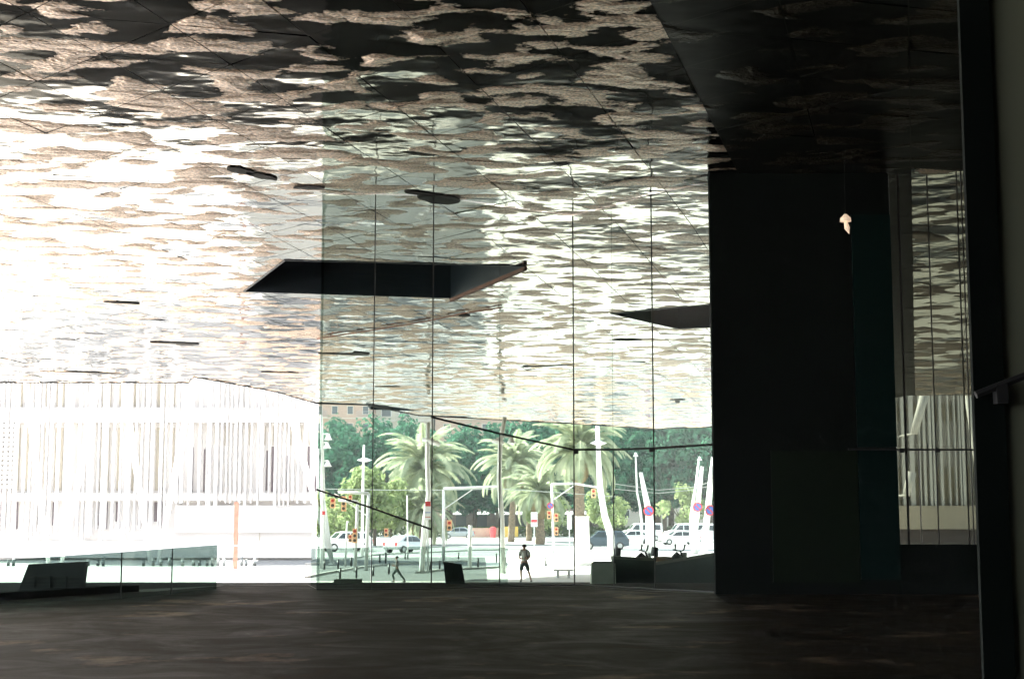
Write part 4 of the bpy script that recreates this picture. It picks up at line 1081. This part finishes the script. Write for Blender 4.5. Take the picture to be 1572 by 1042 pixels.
def board(px, py, wpx, hpx, Y, label, bands):
    c = at(px, py, Y); k = Y / 2300; e = empty('sign_board', (c.x, Y, gz(Y))); tag(e, label, 'sign'); z = c.z - gz(Y)
    MB().tube([(0, 0.03, 0), (0, 0.03, z)], 0.06, 6).build('post', M['pole'], e)
    MB().box(-wpx * k / 2, wpx * k / 2, -0.05, -0.03, z - hpx * k / 2, z + hpx * k / 2).build('board', M['signwhite'], e)
    for a, b, m in bands: MB().box(-wpx * k / 2 * 0.9, wpx * k / 2 * 0.9, -0.056, -0.052, z + hpx * k * (a - .5), z + hpx * k * (b - .5)).build('band', M[m], e)
board(657, 783, 9, 28, 83.4, 'white totem sign with red top on the thick pole', [(0.72, 0.98, 'red'), (0.36, 0.4, 'blue'), (0.12, 0.16, 'red')])
board(820, 797, 10, 22, 140, 'white sign board between the second and third palms', [(0.3, 0.5, 'red')])
board(497, 787, 5, 7, 91, 'small reddish sign on the far left pole', [(0.1, 0.9, 'red')])
board(874, 800, 7, 24, 150, 'plain pale sign board left of the central joint', [])
# tram wires
for i, (pts, lab) in enumerate([([(486, 750), (600, 752), (680, 752), (765, 750), (860, 756), (945, 762)], 'overhead wire running behind the palms'), ([(941, 742), (1010, 752), (1060, 748), (1098, 738)], 'upper overhead wire before the right trees'), ([(941, 750), (1010, 757), (1060, 752), (1098, 744)], 'lower overhead wire before the right trees')]):
    P = [at(x, y, 138) for x, y in pts]; q = P[0]; o = MB().tube([tuple(p - q) for p in P], 0.035, 5).build('overhead_wire', M['cable'], loc=q); tag(o, lab, 'wire')
# latch on glass
# ------------------------------------------------------------------ vehicles
def car(kind, px, py, Y, rz, body, label, cat='car'):
    e = empty('parked_' + kind, (at(px, py, Y).x, Y, gz(Y) + 0.008), rz); tag(e, label, cat)
    if kind == 'van':
        prof = [(-2.35, 0.35), (-2.4, 0.9), (-2.3, 1.15), (-1.55, 1.3), (-0.95, 2.0), (-0.6, 2.08), (2.25, 2.1), (2.35, 1.9), (2.38, 0.4), (2.2, 0.3), (-2.2, 0.28)]; wd = 0.92
        wins = [[(-1.35, 1.35), (-0.85, 1.88), (-0.45, 1.88), (-0.45, 1.3)], [(-0.35, 1.3), (-0.35, 1.88), (0.75, 1.88), (0.75, 1.3)], [(0.9, 1.3), (0.9, 1.88), (2.1, 1.88), (2.1, 1.3)]]; ws = [(-1.5, 1.33), (-0.98, 1.95)]; wb = (-1.5, 1.5); rw = 0.33
    elif kind == 'suv':
        prof = [(-2.25, 0.35), (-2.3, 0.85), (-2.15, 1.02), (-1.2, 1.12), (-0.6, 1.66), (-0.2, 1.72), (1.7, 1.7), (2.1, 1.15), (2.25, 0.9), (2.25, 0.4), (2.0, 0.3), (-2.0, 0.3)]; wd = 0.9
        wins = [[(-1.05, 1.14), (-0.55, 1.58), (0.1, 1.6), (0.1, 1.12)], [(0.2, 1.12), (0.2, 1.6), (1.0, 1.6), (1.0, 1.12)], [(1.1, 1.12), (1.1, 1.58), (1.6, 1.56), (1.85, 1.15)]]; ws = [(-1.15, 1.13), (-0.62, 1.63)]; wb = (-1.4, 1.4); rw = 0.36
    else:
        prof = [(-2.05, 0.3), (-2.1, 0.62), (-1.9, 0.78), (-1.15, 0.93), (-0.5, 1.4), (0.0, 1.46), (0.9, 1.44), (1.65, 1.05), (2.0, 0.95), (2.08, 0.6), (2.0, 0.3), (-1.9, 0.24)]; wd = 0.84
        wins = [[(-1.0, 0.95), (-0.48, 1.32), (0.1, 1.36), (0.1, 0.95)], [(0.18, 0.95), (0.18, 1.36), (0.85, 1.33), (1.3, 1.0)]]; ws = [(-1.1, 0.95), (-0.53, 1.38)]; wb = (-1.3, 1.28); rw = 0.31
    n = len(prof)
    # body runs along x; sides tuck in towards the roof
    vs = []
    zr = max(p[1] for p in prof)
    for s_ in (-1, 1):
        for x, z in prof:
            tuck = 0.0 if z < zr * 0.62 else (z - zr * 0.62) / (zr * 0.38) * 0.16
            vs.append((x, s_ * (wd - tuck), z))
    bo = MB().add(vs, [tuple(range(n)), tuple(range(n, 2 * n))[::-1]] + [(i, n + i, n + (i + 1) % n, (i + 1) % n) for i in range(n)]).build('body', body, e)
    bv = bo.modifiers.new('bevel', 'BEVEL'); bv.width = 0.05; bv.segments = 2; bv.limit_method = 'ANGLE'
    tk = lambda z: 0.0 if z < zr * 0.62 else (z - zr * 0.62) / (zr * 0.38) * 0.16
    for wn in wins:
        for s_ in (-1, 1):
            m_ = len(wn); vv = [(x, s_ * (wd - tk(z) + 0.012), z) for x, z in wn] + [(x, s_ * (wd - tk(z) - 0.02), z) for x, z in wn]
            MB().add(vv, [tuple(range(m_)), tuple(range(m_, 2 * m_))[::-1]] + [(i, m_ + i, m_ + (i + 1) % m_, (i + 1) % m_) for i in range(m_)]).build('window', M['carglass'], e)
    (xa, za), (xb, zb) = ws
    MB().add([(xa - 0.02, -wd + 0.2, za + 0.03), (xa - 0.02, wd - 0.2, za + 0.03), (xb - 0.02, wd - 0.3, zb + 0.0), (xb - 0.02, -wd + 0.3, zb), (xa + 0.05, -wd + 0.2, za), (xa + 0.05, wd - 0.2, za), (xb + 0.05, wd - 0.3, zb - 0.03), (xb + 0.05, -wd + 0.3, zb - 0.03)],
             [(0, 1, 2, 3), (7, 6, 5, 4), (0, 4, 5, 1), (1, 5, 6, 2), (2, 6, 7, 3), (3, 7, 4, 0)]).build('windscreen', M['carglass'], e)
    for x in wb:
        for s_ in (-1, 1):
            wv = MB().tube([(0, -0.11, 0), (0, 0.11, 0)], rw, 16).build('wheel', M['tyre'], e, loc=(x, s_ * (wd - 0.08), rw))
            MB().tube([(0, s_ * 0.10, 0), (0, s_ * 0.122, 0)], rw * 0.62, 12).build('rim', M['rim'], wv)
    x_f, x_b = prof[0][0], max(p[0] for p in prof)
    zz = 0.72 if kind != 'car' else 0.6
    for s_ in (-1, 1):
        MB().box(x_f - 0.07, x_f + 0.12, s_ * (wd - 0.2) - 0.14, s_ * (wd - 0.2) + 0.14, zz - 0.08, zz + 0.08).build('headlight', M['headl'], e)
        MB().box(x_b - 0.12, x_b + 0.03, s_ * (wd - 0.15) - 0.1, s_ * (wd - 0.15) + 0.1, zz, zz + 0.28).build('tail_light', M['tail'], e)
    MB().box(x_f - 0.05, x_f + 0.05, -wd + 0.1, wd - 0.1, 0.3, 0.42).build('bumper', M['tyre'], e)
    return e
car('van', 1052, 815, 176, R(8), M['carw'], 'white van with dark windows right of the last glass joint', 'van')
car('car', 1043, 822, 158, R(8), M['carw'], 'white hatchback in front of the right hand van')
car('van', 985, 812, 180, R(8), M['carw'], 'white van partly hidden by the leaning white pole', 'van')
car('car', 972, 820, 162, R(6), M['carw'], 'white hatchback in front of the left hand van')
car('van', 1098, 815, 172, R(10), M['carw'], 'white van cut off by the black wall', 'van')
car('suv', 926, 830, 138, R(5), M['carb'], 'dark blue car left of the white vans')
car('car', 624, 850, 128, R(232), M['cars'], 'silver hatchback beside the thick pale pole')
car('suv', 530, 848, 132, R(28), M['carw'], 'white car with dark wheels behind the left signal poles')
car('car', 704, 812, 196, R(0), M['cars'], 'small distant silver car below the long mast arm')

def motorbike(px, Y, top, rz, label):
    p = at(px, 800, Y); s = 1.0
    e = empty('parked_motorbike', (p.x, Y, gz(Y) + 0.008), rz); tag(e, label, 'motorbike', 'motorbikes parked behind the low wall')
    for x in (-0.68, 0.68):
        pts = [(x + 0.29 * math.cos(a), 0, 0.29 + 0.0 + 0.29 * math.sin(a)) for a in [k * math.pi / 8 for k in range(17)]]
        wv = MB().tube(pts, 0.05, 6, False).build('wheel', M['tyre'], e, True); MB().tube([(x, -0.05, 0.29), (x, 0.05, 0.29)], 0.12, 10).build('hub', M['rim'], wv)
    MB().tube([(-0.35, 0, 0.45), (0.0, 0, 0.55), (0.35, 0, 0.62)], [0.14, 0.2, 0.13], 8).build('engine', M['moto'], e, True)
    MB().tube([(-0.75, 0, 0.86), (-0.3, 0, 0.82), (0.05, 0, 0.85)], [0.08, 0.13, 0.08], 8).build('seat', M['seat'], e, True)
    MB().tube([(0.0, 0, 0.8), (0.25, 0, 0.95), (0.45, 0, 0.85)], [0.1, 0.17, 0.08], 8).build('tank', M['moto'], e, True)
    MB().tube([(0.68, 0, 0.29), (0.45, 0, 0.95), (0.38, 0, 1.15)], 0.035, 6).build('fork', M['steel'], e)
    MB().tube([(0.3, -0.38, 1.18), (0.4, 0, 1.12), (0.3, 0.38, 1.18)], 0.025, 6).build('handlebar', M['moto'], e)
    for s_ in (-1, 1): MB().tube([(0.34, s_ * 0.3, 1.18), (0.38, s_ * 0.34, 1.38)], [0.03, 0.035], 6).build('mirror', M['moto'], e)
    MB().box(0.48, 0.6, -0.1, 0.1, 0.88, 1.08).build('headlight', M['headl'], e)
    MB().tube([(-0.72, 0, 0.95), (-0.68, 0, 1.28)], [0.15, 0.12], 8).build('top_case', M['moto'], e)
motorbike(975, 56, 838, R(15), 'black motorbike seen over the low wall behind the glass doors')
motorbike(1030, 55, 843, R(25), 'black motorbike seen over the rising low wall at right')

# ------------------------------------------------------------------ people
def skinned(name, verts, edges, radii, m, parent, root=0, sub=1):
    me = bpy.data.meshes.new(name); me.from_pydata(verts, edges, []); me.materials.append(m)
    o = bpy.data.objects.new(name, me); C.objects.link(o); o.parent = parent
    md = o.modifiers.new('skin', 'SKIN'); md.use_smooth_shade = True
    if not me.skin_vertices: 
        bm = bmesh.new(); bm.from_mesh(me); bm.verts.layers.skin.verify(); bm.to_mesh(me); bm.free()
    for i, v in enumerate(me.skin_vertices[0].data):
        r = radii[i]; v.radius = (r, r) if not hasattr(r, '__len__') else r
        v.use_root = (i == root)
    sb = o.modifiers.new('sub', 'SUBSURF'); sb.levels = sub; sb.render_levels = sub
    return o
def person(loc, rz, h, label, stride=0.28, shirt='shirt', shorts='shorts', backpack=True, long=False):
    e = empty('person', loc, rz); k = h / 1.75; e.scale = (k, k, k); tag(e, label, 'person')
    s = stride
    # faces -Y. y is forward-back, x sideways.
    V_ = [(0, 0, 0.95), (0, 0, 1.12), (0, 0.01, 1.34), (0, 0, 1.47), (0, -0.02, 1.53), (0, -0.03, 1.62), (0, -0.03, 1.71),
          (-0.19, 0, 1.42), (-0.26, 0.02, 1.16), (-0.16, -0.20, 1.08), (-0.09, -0.27, 1.10),
          (0.19, 0, 1.42), (0.27, 0.03, 1.17), (0.20, -0.19, 1.10), (0.13, -0.27, 1.13),
          (-0.10, 0, 0.90), (-0.14, -s * 0.35, 0.50), (-0.13, -s * 0.2, 0.09), (-0.14, -s * 0.2 - 0.17, 0.035),
          (0.10, 0, 0.90), (0.18, s * 0.3, 0.50), (0.27, s * 0.7, 0.10), (0.33, s * 0.7 - 0.14, 0.035)]
    E = [(0, 1), (1, 2), (2, 3), (3, 4), (4, 5), (5, 6), (3, 7), (7, 8), (8, 9), (9, 10), (3, 11), (11, 12), (12, 13), (13, 14), (0, 15), (15, 16), (16, 17), (17, 18), (0, 19), (19, 20), (20, 21), (21, 22)]
    Rr = [(0.15, 0.11), (0.13, 0.10), (0.15, 0.11), 0.075, 0.055, (0.085, 0.10), 0.07, 0.062, 0.045, 0.034, 0.035, 0.062, 0.045, 0.034, 0.035, 0.09, 0.06, 0.04, 0.035, 0.09, 0.06, 0.04, 0.035]
    skinned('body', V_, E, Rr, M['skin'], e)
    skinned('shirt', [(0, 0, 0.97), (0, 0, 1.14), (0, 0.01, 1.36), (0, 0, 1.45), (-0.19, 0, 1.42), (-0.245, 0.015, 1.22), (0.19, 0, 1.42), (0.25, 0.02, 1.23)], [(0, 1), (1, 2), (2, 3), (3, 4), (4, 5), (3, 6), (6, 7)],
            [(0.175, 0.135), (0.16, 0.125), (0.185, 0.135), 0.085, 0.085, 0.07, 0.085, 0.07], M[shirt], e, 1)
    skinned('shorts', [(0, 0, 0.98), (0, 0, 0.9), (-0.10, 0, 0.84), (-0.145, -s * 0.33, 0.50), (0.10, 0, 0.84), (0.185, s * 0.28, 0.50)], [(0, 1), (1, 2), (2, 3), (1, 4), (4, 5)],
            [(0.17, 0.13), (0.16, 0.13), 0.11, 0.10, 0.11, 0.10], M[shorts], e, 1)
    if long:
        skinned('trousers', [(0, 0, 0.97), (-0.10, 0, 0.85), (-0.14, -s * 0.35, 0.50), (-0.13, -s * 0.2, 0.12), (0.10, 0, 0.85), (0.18, s * 0.3, 0.50), (0.27, s * 0.7, 0.13)], [(0, 1), (1, 2), (2, 3), (0, 4), (4, 5), (5, 6)],
                [0.15, 0.11, 0.09, 0.07, 0.11, 0.09, 0.07], M[shorts], e, 1)
        skinned('sleeves', [(-0.19, 0, 1.42), (-0.26, 0.02, 1.16), (-0.17, -0.18, 1.08), (0.19, 0, 1.42), (0.27, 0.03, 1.17), (0.21, -0.17, 1.10)], [(0, 1), (1, 2), (0, 3), (3, 4), (4, 5)], [0.085, 0.065, 0.05] * 2, M[shirt], e, 0)
    MB().tube([(0, 0.0, 1.63), (0, 0.0, 1.70), (0, -0.01, 1.76)], [0.108, 0.112, 0.05], 10).build('hair', M['hair'], e, True)
    MB().tube([(0, -0.125, 1.63), (0, -0.15, 1.61)], [0.012, 0.018], 6).build('nose', M['skin'], e)
    for x, y in ((-0.14, -s * 0.2 - 0.07), (0.30, s * 0.7 - 0.06)):
        MB().tube([(x, y + 0.10, 0.045), (x, y, 0.05), (x, y - 0.13, 0.035)], [0.04, 0.052, 0.035], 8).build('shoe', M['shoe'], e, True)
    if backpack:
        MB().box(-0.16, 0.16, 0.15, 0.33, 1.02, 1.46).build('backpack', M['pack'], e)
        for s_ in (-1, 1): MB().tube([(s_ * 0.10, 0.15, 1.48), (s_ * 0.11, 0.0, 1.53), (s_ * 0.12, -0.15, 1.42), (s_ * 0.14, -0.16, 1.22), (s_ * 0.18, 0.0, 1.08), (s_ * 0.15, 0.17, 1.06)], 0.022, 6).build('strap', M['pack'], e, True)
    # hands: palm with fingers and thumb curled towards each other
    for s_, hx, hz in ((-1, -0.09, 1.10), (1, 0.13, 1.13)):
        hd = MB()
        for f in range(4):
            hd.tube([(hx - s_ * 0.01, -0.28, hz + 0.03 - f * 0.02), (hx - s_ * 0.05, -0.31, hz + 0.03 - f * 0.02), (hx - s_ * 0.075, -0.29, hz + 0.025 - f * 0.02)], [0.010, 0.009, 0.007], 5)
        hd.tube([(hx, -0.27, hz + 0.04), (hx - s_ * 0.03, -0.30, hz + 0.06)], [0.011, 0.008], 5)
        hd.build('hand', M['skin'], e)
    return e
Yp = 72.5
g_ = at(805, 892, Yp)
person((g_.x, Yp, gz(Yp) + 0.01), R(-12), 1.78, 'man in dark shorts and pale shirt with black backpack straps, looking down', 0.35)
g_ = at(609, 892, 71.0)
person((g_.x, 71.0, gz(71.0) + 0.01), R(-75), 1.2, 'small child sized figure striding in dark clothes behind the left panes', 0.75, 'shirt2', 'shorts', False, True)

# ------------------------------------------------------------------ sunlit air
hz_top = 36.5
o = MB().box(-290, 290, -60, 300, -3.0, hz_top).build('haze', M['glass']); tag(o, kind='stuff'); o.data.materials.clear()
hm = bpy.data.materials.new('pale_air'); hm.use_nodes = True; t = hm.node_tree; t.nodes.clear()
pv_ = t.nodes.new('ShaderNodeVolumePrincipled'); pv_.inputs['Color'].default_value = (0.95, 0.97, 1.0, 1); pv_.inputs['Density'].default_value = 0.00035
oo = t.nodes.new('ShaderNodeOutputMaterial'); t.links.new(pv_.outputs[0], oo.inputs['Volume']); o.data.materials.append(hm)
